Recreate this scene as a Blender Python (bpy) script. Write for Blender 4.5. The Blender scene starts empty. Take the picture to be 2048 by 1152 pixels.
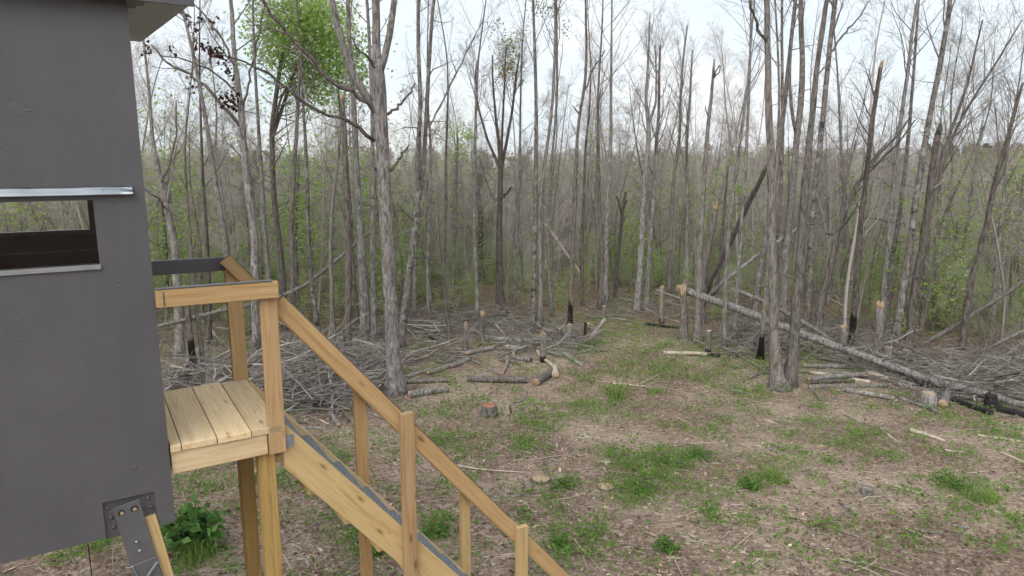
import bpy, bmesh, math, random
import numpy as np
from mathutils import Vector, Matrix
R_ = math.radians
S = bpy.context.scene
COL = S.collection

# ------------------------------------------------------------------ camera, sky, sun, exposure
F_PX, PITCH, CAM_H = 1384.0, R_(10.3), 4.2          # focal length in pixels of a 2048 wide frame
cam_d = bpy.data.cameras.new('camera'); cam = bpy.data.objects.new('camera', cam_d); COL.objects.link(cam)
cam.location = (0, 0, CAM_H); cam.rotation_euler = (R_(90) - PITCH, 0, 0)
cam_d.sensor_width = 36; cam_d.lens = 36 * F_PX / 2048; cam_d.clip_start = 0.05; cam_d.clip_end = 4000
S.camera = cam
S.view_settings.view_transform = 'Standard'; S.view_settings.look = 'None'
S.view_settings.gamma = 1; S.view_settings.exposure = 0.88; S.view_settings.use_curve_mapping = False
SUN_EL, SUN_AZ = R_(44), R_(200)
W = bpy.data.worlds.new('World'); S.world = W; W.use_nodes = True
nt = W.node_tree; nt.nodes.clear()
wo = nt.nodes.new('ShaderNodeOutputWorld')
sky = nt.nodes.new('ShaderNodeTexSky'); sky.sky_type = 'NISHITA'; sky.sun_disc = False
sky.sun_elevation = SUN_EL; sky.sun_rotation = SUN_AZ; sky.air_density = 1.0; sky.dust_density = 1.5
b1 = nt.nodes.new('ShaderNodeBackground'); b1.inputs[1].default_value = 0.12
nt.links.new(sky.outputs[0], b1.inputs[0])
tc = nt.nodes.new('ShaderNodeTexCoord')
mp = nt.nodes.new('ShaderNodeMapping'); mp.inputs['Scale'].default_value = (1.0, 1.0, 2.6); mp.inputs['Location'].default_value = (0.3, 0.2, 0.0)
nt.links.new(tc.outputs['Generated'], mp.inputs[0])
n1 = nt.nodes.new('ShaderNodeTexNoise'); n1.inputs['Scale'].default_value = 2.2; n1.inputs['Detail'].default_value = 3; n1.inputs['Roughness'].default_value = 0.5
nt.links.new(mp.outputs[0], n1.inputs['Vector'])
r1 = nt.nodes.new('ShaderNodeValToRGB')
r1.color_ramp.elements[0].position = 0.30; r1.color_ramp.elements[0].color = (0.465, 0.54, 0.60, 1)
r1.color_ramp.elements[1].position = 0.58; r1.color_ramp.elements[1].color = (0.60, 0.612, 0.625, 1)
nt.links.new(n1.outputs[0], r1.inputs[0])
b2 = nt.nodes.new('ShaderNodeBackground'); b2.inputs[1].default_value = 1.0
nt.links.new(r1.outputs[0], b2.inputs[0])
mx = nt.nodes.new('ShaderNodeMixShader'); mx.inputs[0].default_value = 0.92
nt.links.new(b1.outputs[0], mx.inputs[1]); nt.links.new(b2.outputs[0], mx.inputs[2]); nt.links.new(mx.outputs[0], wo.inputs[0])
sd = bpy.data.lights.new('sun', 'SUN'); sd.energy = 1.5; sd.angle = R_(60); sd.color = (1.0, 0.97, 0.92)
so = bpy.data.objects.new('sun', sd); COL.objects.link(so)
# sun stands behind the camera and to its left, high: shine direction is away from it
sv = Vector((math.sin(SUN_AZ) * math.cos(SUN_EL), math.cos(SUN_AZ) * math.cos(SUN_EL), math.sin(SUN_EL)))
so.rotation_euler = (-sv).to_track_quat('-Z', 'Y').to_euler(); so.location = (0, -5, 30)
S.cycles.use_denoising = True
try: S.cycles.denoiser = 'OPENIMAGEDENOISE'
except Exception: pass
S.cycles.use_adaptive_sampling = True; S.cycles.adaptive_threshold = 0.03; S.cycles.adaptive_min_samples = 12
S.cycles.max_bounces = 5; S.cycles.diffuse_bounces = 2; S.cycles.glossy_bounces = 2; S.cycles.transmission_bounces = 4; S.cycles.transparent_max_bounces = 6
S.cycles.caustics_reflective = False; S.cycles.caustics_refractive = False

# ------------------------------------------------------------------ helpers
CP, SP = math.cos(PITCH), math.sin(PITCH)
def ray(x, y):
    xr, yr = x - 1024.0, y - 576.0
    return np.array([xr, F_PX * CP - yr * SP, -(F_PX * SP + yr * CP)])
def nz(x, y, s=1.0, seed=0.0):
    """smooth pseudo-noise of amplitude about 1"""
    x = np.asarray(x, float) * s + seed * 7.3; y = np.asarray(y, float) * s - seed * 3.1
    return (np.sin(x * 1.0 + 1.7 * np.sin(y * 0.8 + 0.4)) + np.sin(y * 1.27 + 1.3 * np.sin(x * 0.9 + 2.0)) + 0.7 * np.sin(1.9 * x - 1.4 * y + seed)
            + 0.5 * np.sin(2.7 * x + 2.3 * y + 1.1 + 1.2 * np.sin(0.7 * x))) / 3.0
def sstep(a, b, t):
    t = np.clip((t - a) / (b - a), 0, 1); return t * t * (3 - 2 * t)
def zt(x, y):
    x = np.asarray(x, float); y = np.asarray(y, float)
    d = np.hypot(x, y); az = np.degrees(np.arctan2(x, y))
    front = sstep(-160, -60, -np.abs(az) - 0.0)
    z = -10.5 * sstep(21, 66, d + 1.5 * nz(x, y, .13, 3)) * front
    z = z + front * sstep(95, 300, d) * (5.2 + 6.5 * np.exp(-((az + 24) / 11) ** 2) + 3.0 * np.exp(-((az - 15) / 7) ** 2) + 3.0 * np.exp(-((az - 35) / 7) ** 2))
    z = z + 0.05 * nz(x, y, .55, 1) + 0.022 * nz(x, y, 2.1, 2) + 0.35 * nz(x, y, .12, 5) * sstep(20, 40, d) + 2.0 * nz(x, y, .02, 6) * sstep(60, 160, d)
    return z
def gp(px, py, lift=0.0):
    """point of the ground seen at a pixel of the 2048 px frame, lifted by some metres"""
    d = ray(px, py); z = lift
    for _ in range(12):
        t = (z - CAM_H) / d[2]; p = d * t
        z = float(zt(p[0], p[1])) + lift
    return np.array([p[0], p[1], z])
def on_plane(px, py, base, off=0.0):
    """point of the upright plane that faces the viewer through base"""
    d = ray(px, py); n = np.array([base[0], base[1], 0.0]); r = np.linalg.norm(n); n /= r
    t = (r + off) / d.dot(n); return np.array([0, 0, CAM_H]) + d * t
def px_size(w, p):
    """metres that w pixels of the 2048 px frame cover at point p"""
    zc = p[1] * CP - (p[2] - CAM_H) * SP
    return w * zc / F_PX

def link(o, parent=None):
    COL.objects.link(o)
    if parent is not None: o.parent = parent
    return o
def tag(o, label=None, cat=None, group=None, kind=None):
    if label: o['label'] = label
    if cat: o['category'] = cat
    if group: o['group'] = group
    if kind: o['kind'] = kind
    return o
def empty(name, loc, rz=0.0):
    o = bpy.data.objects.new(name, None); o.location = loc; o.rotation_euler = (0, 0, rz); o.empty_display_size = 0.2
    return link(o)
def mesh_np(name, V, Fl, mats, smooth=True, col=None, mi=None):
    """V (n,3); Fl list of int arrays (m,3) or (m,4)"""
    me = bpy.data.meshes.new(name)
    V = np.ascontiguousarray(V, np.float32)
    me.vertices.add(len(V)); me.vertices.foreach_set('co', V.ravel())
    loops = np.concatenate([f.ravel() for f in Fl]).astype(np.int32)
    tot = np.concatenate([np.full(len(f), f.shape[1], np.int32) for f in Fl])
    st = np.concatenate([[0], np.cumsum(tot)[:-1]]).astype(np.int32)
    me.loops.add(len(loops)); me.loops.foreach_set('vertex_index', loops)
    me.polygons.add(len(tot)); me.polygons.foreach_set('loop_start', st); me.polygons.foreach_set('loop_total', tot)
    if smooth: me.polygons.foreach_set('use_smooth', np.ones(len(tot), bool))
    for m in (mats if isinstance(mats, (list, tuple)) else [mats]): me.materials.append(m)
    if mi is not None: me.polygons.foreach_set('material_index', np.asarray(mi, np.int32))
    if col is not None:
        a = me.color_attributes.new('Col', 'FLOAT_COLOR', 'POINT')
        c = np.ones((len(V), 4), np.float32); c[:, :3] = col
        a.data.foreach_set('color', c.ravel())
    me.update(calc_edges=True)
    return me
def unit(v): return v / np.maximum(np.linalg.norm(v, axis=-1, keepdims=True), 1e-9)
class Geo:
    def __init__(s): s.V = []; s.Q = []; s.T = []; s.n = 0; s.C = []
    def add(s, V, Q=None, T=None, C=None):
        V = np.asarray(V, float).reshape(-1, 3)
        if Q is not None and len(Q): s.Q.append(np.asarray(Q).reshape(-1, 4) + s.n)
        if T is not None and len(T): s.T.append(np.asarray(T).reshape(-1, 3) + s.n)
        s.V.append(V); s.n += len(V)
        if C is not None: s.C.append(np.asarray(C, float).reshape(-1, 3))
    def tubes(s, P, R, k, cap=False, C=None, lump=0.0, rng=None):
        """P (m,n,3) polylines, R (m,n) radii, k sides"""
        P = np.asarray(P, float); R = np.asarray(R, float)
        if P.ndim == 2: P = P[None]; R = R[None]
        m, n, _ = P.shape
        T = np.empty_like(P); T[:, 1:-1] = P[:, 2:] - P[:, :-2]; T[:, 0] = P[:, 1] - P[:, 0]; T[:, -1] = P[:, -1] - P[:, -2]
        T = unit(T)
        mean = unit(P[:, -1] - P[:, 0] + 1e-6)
        ax = np.eye(3)[np.argmin(np.abs(mean), axis=1)][:, None, :]
        A = unit(np.cross(T, np.broadcast_to(ax, T.shape))); B = np.cross(T, A)
        th = np.arange(k) * 2 * math.pi / k
        Rr = R[:, :, None] * np.ones(k)
        if lump and rng is not None:
            Rr = Rr * (1 + lump * rng.uniform(-1, 1, Rr.shape))
        V = P[:, :, None, :] + Rr[..., None] * (np.cos(th)[None, None, :, None] * A[:, :, None, :] + np.sin(th)[None, None, :, None] * B[:, :, None, :])
        idx = np.arange(m * n * k).reshape(m, n, k)
        a = idx[:, :-1]; b = idx[:, 1:]
        Q = np.stack([a, np.roll(a, -1, 2), np.roll(b, -1, 2), b], -1).reshape(-1, 4)
        Tt = None
        if cap:
            Tt = []
            for i in range(m):
                for e, sgn in ((0, 1), (n - 1, -1)):
                    l = idx[i, e]
                    for j in range(1, k - 1): Tt.append((l[0], l[j + 1], l[j]) if sgn > 0 else (l[0], l[j], l[j + 1]))
            Tt = np.array(Tt)
        cc = None
        if C is not None: cc = np.repeat(np.asarray(C, float).reshape(m, 1, 3), n * k, 1)
        s.add(V, Q, Tt, cc)
    def mesh(s, name, mats, smooth=True):
        Fl = []
        if s.Q: Fl.append(np.concatenate(s.Q))
        if s.T: Fl.append(np.concatenate(s.T))
        return mesh_np(name, np.concatenate(s.V), Fl, mats, smooth, np.concatenate(s.C) if s.C else None)
    def obj(s, name, mats, parent=None, smooth=True, loc=None):
        o = bpy.data.objects.new(name, s.mesh(name, mats, smooth))
        if loc is not None: o.location = loc
        return link(o, parent)

# ------------------------------------------------------------------ materials
def nodemat(name):
    m = bpy.data.materials.new(name); m.use_nodes = True
    t = m.node_tree; b = t.nodes['Principled BSDF']
    return m, t, b
def N(t, kind, **kw):
    n = t.nodes.new(kind)
    for k, v in kw.items():
        if k in n.inputs: n.inputs[k].default_value = v
        else: setattr(n, k, v)
    return n
def ramp(t, fac, stops):
    r = t.nodes.new('ShaderNodeValToRGB'); e = r.color_ramp.elements
    while len(e) < len(stops): e.new(0.5)
    for i, (p, c) in enumerate(stops): e[i].position = p; e[i].color = (*c, 1)
    t.links.new(fac, r.inputs[0]); return r.outputs[0]
def mixc(t, fac, a, b, mode='MIX'):
    m = t.nodes.new('ShaderNodeMix'); m.data_type = 'RGBA'; m.blend_type = mode
    for s, v in ((m.inputs[0], fac), (m.inputs[6], a), (m.inputs[7], b)):
        if hasattr(v, 'links') or isinstance(v, bpy.types.NodeSocket): t.links.new(v, s)
        elif isinstance(v, (int, float)): s.default_value = v
        else: s.default_value = (*v, 1)
    return m.outputs[2]
def mathn(t, op, a, b=None, clamp=False):
    m = t.nodes.new('ShaderNodeMath'); m.operation = op; m.use_clamp = clamp
    for s, v in ((m.inputs[0], a), (m.inputs[1], b)):
        if v is None: continue
        if isinstance(v, bpy.types.NodeSocket): t.links.new(v, s)
        else: s.default_value = v
    return m.outputs[0]
def objvec(t, scale, rand=True):
    tc = t.nodes.new('ShaderNodeTexCoord'); mp = t.nodes.new('ShaderNodeMapping'); mp.inputs['Scale'].default_value = scale
    t.links.new(tc.outputs['Object'], mp.inputs[0])
    if rand:
        oi = t.nodes.new('ShaderNodeObjectInfo'); v = t.nodes.new('ShaderNodeVectorMath'); v.operation = 'MULTIPLY'
        t.links.new(oi.outputs['Random'], v.inputs[0]); v.inputs[1].default_value = (37, 53, 71)
        t.links.new(v.outputs[0], mp.inputs['Location'])
    return mp.outputs[0], tc
def noise(t, vec, scale, detail=4, rough=0.55, dist=0.0):
    n = N(t, 'ShaderNodeTexNoise', Scale=scale, Detail=detail, Roughness=rough, Distortion=dist); t.links.new(vec, n.inputs['Vector']); return n.outputs[0]
def bump(t, b, h, strength, dist):
    n = N(t, 'ShaderNodeBump', Strength=strength, Distance=dist); t.links.new(h, n.inputs['Height']); t.links.new(n.outputs[0], b.inputs['Normal'])

def mat_bark(name, dark, light, lichen=None, lich=0.5, burn=0.0, spots=None, flat=1.0):
    m, t, b = nodemat(name)
    v, tc = objvec(t, (1, 1, 0.22 * flat)); v2, _ = objvec(t, (1, 1, 1))
    ridge = noise(t, v, 26, 5, 0.65, 0.6); big = noise(t, v2, 1.6, 3)
    c = ramp(t, ridge, [(0.40, dark), (0.56, light)])
    c = mixc(t, mathn(t, 'MULTIPLY', big, 0.5), c, tuple(x * 0.62 for x in light))
    if lichen:
        ln = noise(t, v2, 5.5, 4, 0.6); lf = ramp(t, ln, [(lich, (0, 0, 0)), (lich + 0.10, (1, 1, 1))])
        c = mixc(t, mathn(t, 'MULTIPLY', lf, 0.75), c, lichen)
    if spots:
        v3, _ = objvec(t, (1, 1, 1.6)); sn = noise(t, v3, 4.2, 3, 0.6); sf = ramp(t, sn, [(0.60, (0, 0, 0)), (0.66, (1, 1, 1))])
        c = mixc(t, sf, c, spots)
    oi = t.nodes.new('ShaderNodeObjectInfo')
    hs = N(t, 'ShaderNodeHueSaturation'); t.links.new(c, hs.inputs['Color'])
    mr = N(t, 'ShaderNodeMapRange'); mr.inputs['To Min'].default_value = 0.75; mr.inputs['To Max'].default_value = 1.12
    t.links.new(oi.outputs['Random'], mr.inputs[0]); t.links.new(mr.outputs[0], hs.inputs['Value'])
    c = hs.outputs[0]
    if burn:
        sx = t.nodes.new('ShaderNodeSeparateXYZ'); t.links.new(tc.outputs['Object'], sx.inputs[0])
        en = noise(t, v2, 7, 3)
        hgt = mathn(t, 'ADD', sx.outputs[2], mathn(t, 'MULTIPLY', en, 0.5))
        bf = N(t, 'ShaderNodeMapRange'); bf.inputs[1].default_value = burn + 0.18; bf.inputs[2].default_value = burn + 0.32; bf.inputs[3].default_value = 1; bf.inputs[4].default_value = 0
        t.links.new(hgt, bf.inputs[0])
        c = mixc(t, bf.outputs[0], c, (0.014, 0.013, 0.013))
    t.links.new(c, b.inputs['Base Color']); b.inputs['Roughness'].default_value = 0.9; b.inputs['Specular IOR Level'].default_value = 0.15
    bump(t, b, ridge, 1.0, 0.04)
    return m
def mat_plain(name, c, rough=0.8, var=0.2, nscale=8, metal=0.0, spec=0.3, bumpd=0.0):
    m, t, b = nodemat(name); v, _ = objvec(t, (1, 1, 1))
    n = noise(t, v, nscale, 4)
    cc = ramp(t, n, [(0.3, tuple(x * (1 - var) for x in c)), (0.7, tuple(min(1, x * (1 + var)) for x in c))])
    t.links.new(cc, b.inputs['Base Color']); b.inputs['Roughness'].default_value = rough; b.inputs['Metallic'].default_value = metal; b.inputs['Specular IOR Level'].default_value = spec
    if bumpd: bump(t, b, n, 0.6, bumpd)
    return m
def mat_attr(name, rough=0.85, transl=0.0, spec=0.2):
    m, t, b = nodemat(name); a = t.nodes.new('ShaderNodeVertexColor'); a.layer_name = 'Col'
    t.links.new(a.outputs[0], b.inputs['Base Color']); b.inputs['Roughness'].default_value = rough; b.inputs['Specular IOR Level'].default_value = spec
    if transl:
        o = t.nodes['Material Output']; tr = t.nodes.new('ShaderNodeBsdfTranslucent'); mx = t.nodes.new('ShaderNodeMixShader'); mx.inputs[0].default_value = transl
        t.links.new(a.outputs[0], tr.inputs[0]); t.links.new(b.outputs[0], mx.inputs[1]); t.links.new(tr.outputs[0], mx.inputs[2]); t.links.new(mx.outputs[0], o.inputs[0])
    return m
def mat_twig(name, c):
    m, t, b = nodemat(name)
    oi = t.nodes.new('ShaderNodeObjectInfo'); hs = N(t, 'ShaderNodeHueSaturation', Color=(*c, 1))
    mr = N(t, 'ShaderNodeMapRange'); mr.inputs['To Min'].default_value = 0.7; mr.inputs['To Max'].default_value = 1.3
    t.links.new(oi.outputs['Random'], mr.inputs[0]); t.links.new(mr.outputs[0], hs.inputs['Value'])
    t.links.new(hs.outputs[0], b.inputs['Base Color']); b.inputs['Roughness'].default_value = 0.9; b.inputs['Specular IOR Level'].default_value = 0.1
    return m
def mat_lumber(name, a, bcol, dark, knot=True, wear=0.0):
    """sawn boards, grain along local x"""
    m, t, b = nodemat(name)
    v, _ = objvec(t, (0.7, 14, 14)); n = noise(t, v, 3.0, 4, 0.55, 1.2)
    c = ramp(t, n, [(0.25, dark), (0.48, a), (0.72, bcol)])
    v2, _ = objvec(t, (1.2, 60, 60)); n2 = noise(t, v2, 3.0, 3, 0.6)
    c = mixc(t, mathn(t, 'MULTIPLY', ramp(t, n2, [(0.35, (1, 1, 1)), (0.6, (0, 0, 0))]), 0.28), c, dark)
    if knot:
        v3, _ = objvec(t, (3.4, 10.5, 10.5)); vo = N(t, 'ShaderNodeTexVoronoi', Scale=1.0, Randomness=1.0); t.links.new(v3, vo.inputs['Vector'])
        kf = ramp(t, vo.outputs['Distance'], [(0.06, (1, 1, 1)), (0.10, (0.55, 0.55, 0.55)), (0.17, (0, 0, 0))])
        c = mixc(t, mathn(t, 'MULTIPLY', kf, 0.85), c, tuple(x * 0.45 for x in dark))
    if wear:
        v4, _ = objvec(t, (3, 5, 5)); w = noise(t, v4, 2.2, 5, 0.7)
        c = mixc(t, mathn(t, 'MULTIPLY', ramp(t, w, [(0.55, (0, 0, 0)), (0.75, (1, 1, 1))]), wear), c, (0.18, 0.16, 0.13))
    oi = t.nodes.new('ShaderNodeObjectInfo'); hs = N(t, 'ShaderNodeHueSaturation'); t.links.new(c, hs.inputs['Color'])
    mr = N(t, 'ShaderNodeMapRange'); mr.inputs['To Min'].default_value = 0.86; mr.inputs['To Max'].default_value = 1.12; t.links.new(oi.outputs['Random'], mr.inputs[0]); t.links.new(mr.outputs[0], hs.inputs['Value'])
    c = hs.outputs[0]
    t.links.new(c, b.inputs['Base Color']); b.inputs['Roughness'].default_value = 0.72; b.inputs['Specular IOR Level'].default_value = 0.25
    bump(t, b, n2, 0.25, 0.003)
    return m
def mat_cut(name, c, rings=True):
    m, t, b = nodemat(name); v, tc = objvec(t, (1, 1, 1))
    n = noise(t, v, 22, 4)
    cc = ramp(t, n, [(0.3, tuple(x * 0.55 for x in c)), (0.65, c)])
    t.links.new(cc, b.inputs['Base Color']); b.inputs['Roughness'].default_value = 0.85; bump(t, b, n, 0.5, 0.01)
    return m

M = {}
M['bark_grey'] = mat_bark('bark_grey', (0.10, 0.088, 0.08), (0.365, 0.338, 0.315), (0.42, 0.418, 0.40), 0.58)
M['bark_brown'] = mat_bark('bark_brown', (0.085, 0.072, 0.064), (0.285, 0.253, 0.228), (0.36, 0.35, 0.32), 0.66)
M['bark_dark'] = mat_bark('bark_dark', (0.06, 0.05, 0.044), (0.215, 0.185, 0.165), (0.29, 0.285, 0.26), 0.66)
M['bark_pale'] = mat_bark('bark_pale', (0.13, 0.114, 0.102), (0.32, 0.29, 0.264), (0.41, 0.405, 0.385), 0.56, flat=1.6)
M['bark_lichen'] = mat_bark('bark_lichen', (0.085, 0.072, 0.064), (0.275, 0.248, 0.226), (0.37, 0.37, 0.35), 0.52, spots=(0.055, 0.047, 0.042), flat=1.6)
M['bark_burn'] = mat_bark('bark_burn', (0.09, 0.075, 0.064), (0.30, 0.26, 0.23), None, burn=0.55)
M['bark_burn_low'] = mat_bark('bark_burn_low', (0.11, 0.09, 0.076), (0.34, 0.29, 0.25), None, burn=0.12)
M['bark_burn_dark'] = mat_bark('bark_burn_dark', (0.05, 0.04, 0.035), (0.2, 0.165, 0.145), None, burn=0.75)
M['twig'] = mat_twig('twig', (0.175, 0.152, 0.138))
M['twig_pale'] = mat_twig('twig_pale', (0.29, 0.262, 0.238))
M['twig_dark'] = mat_twig('twig_dark', (0.13, 0.11, 0.097))
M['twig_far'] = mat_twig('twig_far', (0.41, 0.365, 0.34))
M['leaf'] = mat_attr('leaf', 0.6, 0.58)
M['cut_orange'] = mat_cut('cut_orange', (0.42, 0.295, 0.17))
M['cut_tan'] = mat_cut('cut_tan', (0.43, 0.315, 0.205))
M['cut_red'] = mat_cut('cut_red', (0.36, 0.165, 0.095))
M['char'] = mat_plain('char', (0.018, 0.017, 0.017), 0.8, 0.5, 14, bumpd=0.01)
M['bare_wood'] = mat_plain('bare_wood', (0.42, 0.355, 0.28), 0.8, 0.3, 9, bumpd=0.005)
M['litter'] = mat_attr('litter', 0.9)
M['lumber_yellow'] = mat_lumber('lumber_yellow', (0.50, 0.355, 0.17), (0.57, 0.42, 0.22), (0.38, 0.245, 0.095))
M['lumber_pale'] = mat_lumber('lumber_pale', (0.62, 0.47, 0.28), (0.68, 0.54, 0.35), (0.50, 0.345, 0.175), wear=0.16)
M['lumber_orange'] = mat_lumber('lumber_orange', (0.46, 0.30, 0.14), (0.52, 0.355, 0.18), (0.345, 0.20, 0.078))
M['lumber_post'] = mat_lumber('lumber_post', (0.42, 0.275, 0.14), (0.49, 0.34, 0.19), (0.30, 0.17, 0.07))
M['lumber_treated'] = mat_lumber('lumber_treated', (0.345, 0.225, 0.078), (0.42, 0.285, 0.112), (0.225, 0.13, 0.036), wear=0.2)
M['metal'] = mat_plain('metal', (0.27, 0.30, 0.325), 0.40, 0.12, 5, metal=0.9, spec=0.5)
M['metal_dull'] = mat_plain('metal_dull', (0.33, 0.37, 0.40), 0.5, 0.25, 20, metal=0.6)
M['grit'] = mat_plain('grit', (0.15, 0.165, 0.18), 0.95, 0.6, 160, bumpd=0.004)

# ------------------------------------------------------------------ ground
PATCH = [(1320,945,95,45,1),(1285,990,60,25,1),(1400,915,35,16,.9),(1130,968,32,12,1),(1080,818,45,12,.8),(1205,822,95,22,.9),(1130,850,60,16,.6),(1250,722,85,22,1),(1200,690,60,30,.8),
 (1340,702,100,18,1),(1450,692,110,22,.9),(1400,745,150,22,.9),(1520,790,70,14,.9),(1620,690,60,22,.9),(1650,735,80,16,.9),(1880,832,75,10,.9),(1950,852,80,14,1),(2010,880,60,18,1),
 (1900,962,42,16,1),(1965,990,42,18,1),(1545,945,40,20,.9),(1510,968,30,16,.8),(1700,885,85,16,.8),(1740,910,60,12,.9),(1330,1085,28,12,1),(1185,1080,32,24,.7),(1110,1078,24,18,.8),
 (1050,900,60,16,.8),(960,892,75,16,.6),(880,872,60,14,.7),(820,992,24,8,.7),(400,965,65,24,.8),(440,1090,45,26,.8),(130,1110,70,16,.8),(200,1090,50,12,.7),(735,1092,65,22,.8),(872,1052,34,14,.8),
 (1165,1125,70,18,.9),(1255,603,80,9,1.2),(1335,592,70,8,1.2),(1230,640,40,14,1.3),(1280,690,70,20,1.2),(1210,665,50,14,1.1),(1260,750,70,16,1.0),(1480,725,120,16,1.1),(1560,740,60,14,1),(1000,640,90,12,.5),(620,722,45,14,.9),(850,702,45,12,.7),(1150,642,70,12,.7),(1262,662,50,14,.7),(560,690,60,14,.5),(400,700,60,16,.6),
 (1640,850,60,10,.6),(1560,870,50,8,.5),(1800,870,60,10,.6),(1840,1000,50,14,.5),(1660,1060,40,10,.4),(1830,1080,50,14,.7),(2030,1060,40,22,.9),(1460,1040,40,10,.4),(1420,860,60,10,.6),(1000,840,60,14,.6),
 (1235,785,18,10,1),(1070,845,12,8,1),(900,830,40,10,.7),(760,880,40,12,.5),(690,920,50,16,.5),(520,960,50,16,.4),(620,1040,50,16,.6),(1020,1100,60,20,.5),(940,960,40,12,.5),(1480,830,50,8,.5),(1600,930,40,12,.5),(1380,1010,60,14,.5)]
_pc = []
for (px, py, rx, ry, s) in PATCH:
    c = gp(px, py); f = gp(px, max(py - ry, 560)); e = gp(px + rx, py)
    _pc.append((c[0], c[1], max(0.12, abs(e[0] - c[0])), max(0.15, abs(f[1] - c[1])), s))
_pc = np.array(_pc)
def green(x, y):
    x = np.asarray(x, float); y = np.asarray(y, float)
    g = np.zeros_like(x)
    for (cx, cy, a, b, s) in _pc:
        q = ((x - cx) / a) ** 2 + ((y - cy) / b) ** 2
        g = np.maximum(g, s * np.exp(-0.9 * q * q))
    n = 0.45 * nz(x, y, 2.6, 11) + 0.8 * nz(x, y, 6.3, 12) + 0.9 * nz(x, y, 14.0, 13)
    d = np.hypot(x, y)
    base = 0.20 + 0.12 * sstep(8, 14, d) * (1 - sstep(22, 30, d))
    return np.clip(g * (0.55 + 0.95 * n) + base * np.clip(0.5 + 1.6 * n, 0, 3), 0, 1)
rr = [0.0] + list(1.0 * 1.03 ** np.arange(0, 228))
rr = np.array(rr); NA = 288
aa = np.linspace(0, 2 * math.pi, NA, endpoint=False)
Rg, Ag = np.meshgrid(rr[1:], aa, indexing='ij')
X = np.concatenate([[0], (Rg * np.sin(Ag)).ravel()]); Y = np.concatenate([[0], (Rg * np.cos(Ag)).ravel()])
Z = zt(X, Y)
gi = 1 + np.arange(len(rr[1:]) * NA).reshape(-1, NA)
a, b = gi[:-1], gi[1:]
Qg = np.stack([a, b, np.roll(b, -1, 1), np.roll(a, -1, 1)], -1).reshape(-1, 4)
Tg = np.stack([np.zeros(NA, int), gi[0], np.roll(gi[0], -1)], -1)
dg = np.hypot(X, Y)
clear = 1 - sstep(15.5, 20, dg + 1.2 * nz(X, Y, .5, 9))
colg = np.stack([green(X, Y), clear, sstep(26, 60, dg)], -1)
m, t, b = nodemat('forest_floor')
at = t.nodes.new('ShaderNodeVertexColor'); at.layer_name = 'Col'
sp = t.nodes.new('ShaderNodeSeparateColor'); t.links.new(at.outputs[0], sp.inputs[0])
v, _ = objvec(t, (1, 1, 1), False)
big = noise(t, v, 0.55, 4, 0.6); mid = noise(t, v, 3.5, 5, 0.65); fine = noise(t, v, 28, 5, 0.7)
dirt = ramp(t, mid, [(0.34, (0.08, 0.052, 0.039)), (0.50, (0.17, 0.116, 0.085)), (0.68, (0.262, 0.191, 0.143))])
# flakes of chip and leaf
wn = N(t, 'ShaderNodeTexNoise', Scale=9.0, Detail=2.0); t.links.new(v, wn.inputs['Vector'])
vm = t.nodes.new('ShaderNodeVectorMath'); vm.operation = 'MULTIPLY_ADD'; t.links.new(wn.outputs['Color'], vm.inputs[0]); vm.inputs[1].default_value = (0.09, 0.09, 0.09); t.links.new(v, vm.inputs[2])
mpf = t.nodes.new('ShaderNodeMapping'); mpf.inputs['Scale'].default_value = (20, 44, 20); t.links.new(vm.outputs[0], mpf.inputs[0])
vo = N(t, 'ShaderNodeTexVoronoi', Scale=1.0); t.links.new(mpf.outputs[0], vo.inputs['Vector'])
mpg = t.nodes.new('ShaderNodeMapping'); mpg.inputs['Scale'].default_value = (52, 21, 20); mpg.inputs['Rotation'].default_value = (0, 0, 0.5); t.links.new(vm.outputs[0], mpg.inputs[0])
vo2 = N(t, 'ShaderNodeTexVoronoi', Scale=1.0); t.links.new(mpg.outputs[0], vo2.inputs['Vector'])
s1 = t.nodes.new('ShaderNodeSeparateColor'); t.links.new(vo.outputs['Color'], s1.inputs[0])
s2 = t.nodes.new('ShaderNodeSeparateColor'); t.links.new(vo2.outputs['Color'], s2.inputs[0])
fl = ramp(t, s1.outputs[0], [(0.0, (0.075, 0.05, 0.04)), (0.35, (0.17, 0.116, 0.089)), (0.6, (0.28, 0.203, 0.157)), (0.85, (0.385, 0.298, 0.228)), (1.0, (0.57, 0.48, 0.37))])
f2 = ramp(t, s2.outputs[1], [(0.0, (0.10, 0.066, 0.052)), (0.5, (0.212, 0.153, 0.12)), (0.8, (0.295, 0.228, 0.185)), (1.0, (0.5, 0.42, 0.33))])
flm = mixc(t, 0.5, fl, f2)
c = mixc(t, ramp(t, fine, [(0.35, (0.35, 0.35, 0.35)), (0.6, (0.9, 0.9, 0.9))]), dirt, flm)
# sawdust-pale spread in the clearing
pale = ramp(t, big, [(0.44, (0, 0, 0)), (0.63, (1, 1, 1))])
c = mixc(t, mathn(t, 'MULTIPLY', mathn(t, 'MULTIPLY', pale, sp.outputs[1]), 0.7), c, mixc(t, 0.55, (0.54, 0.44, 0.345), fl))
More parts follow.
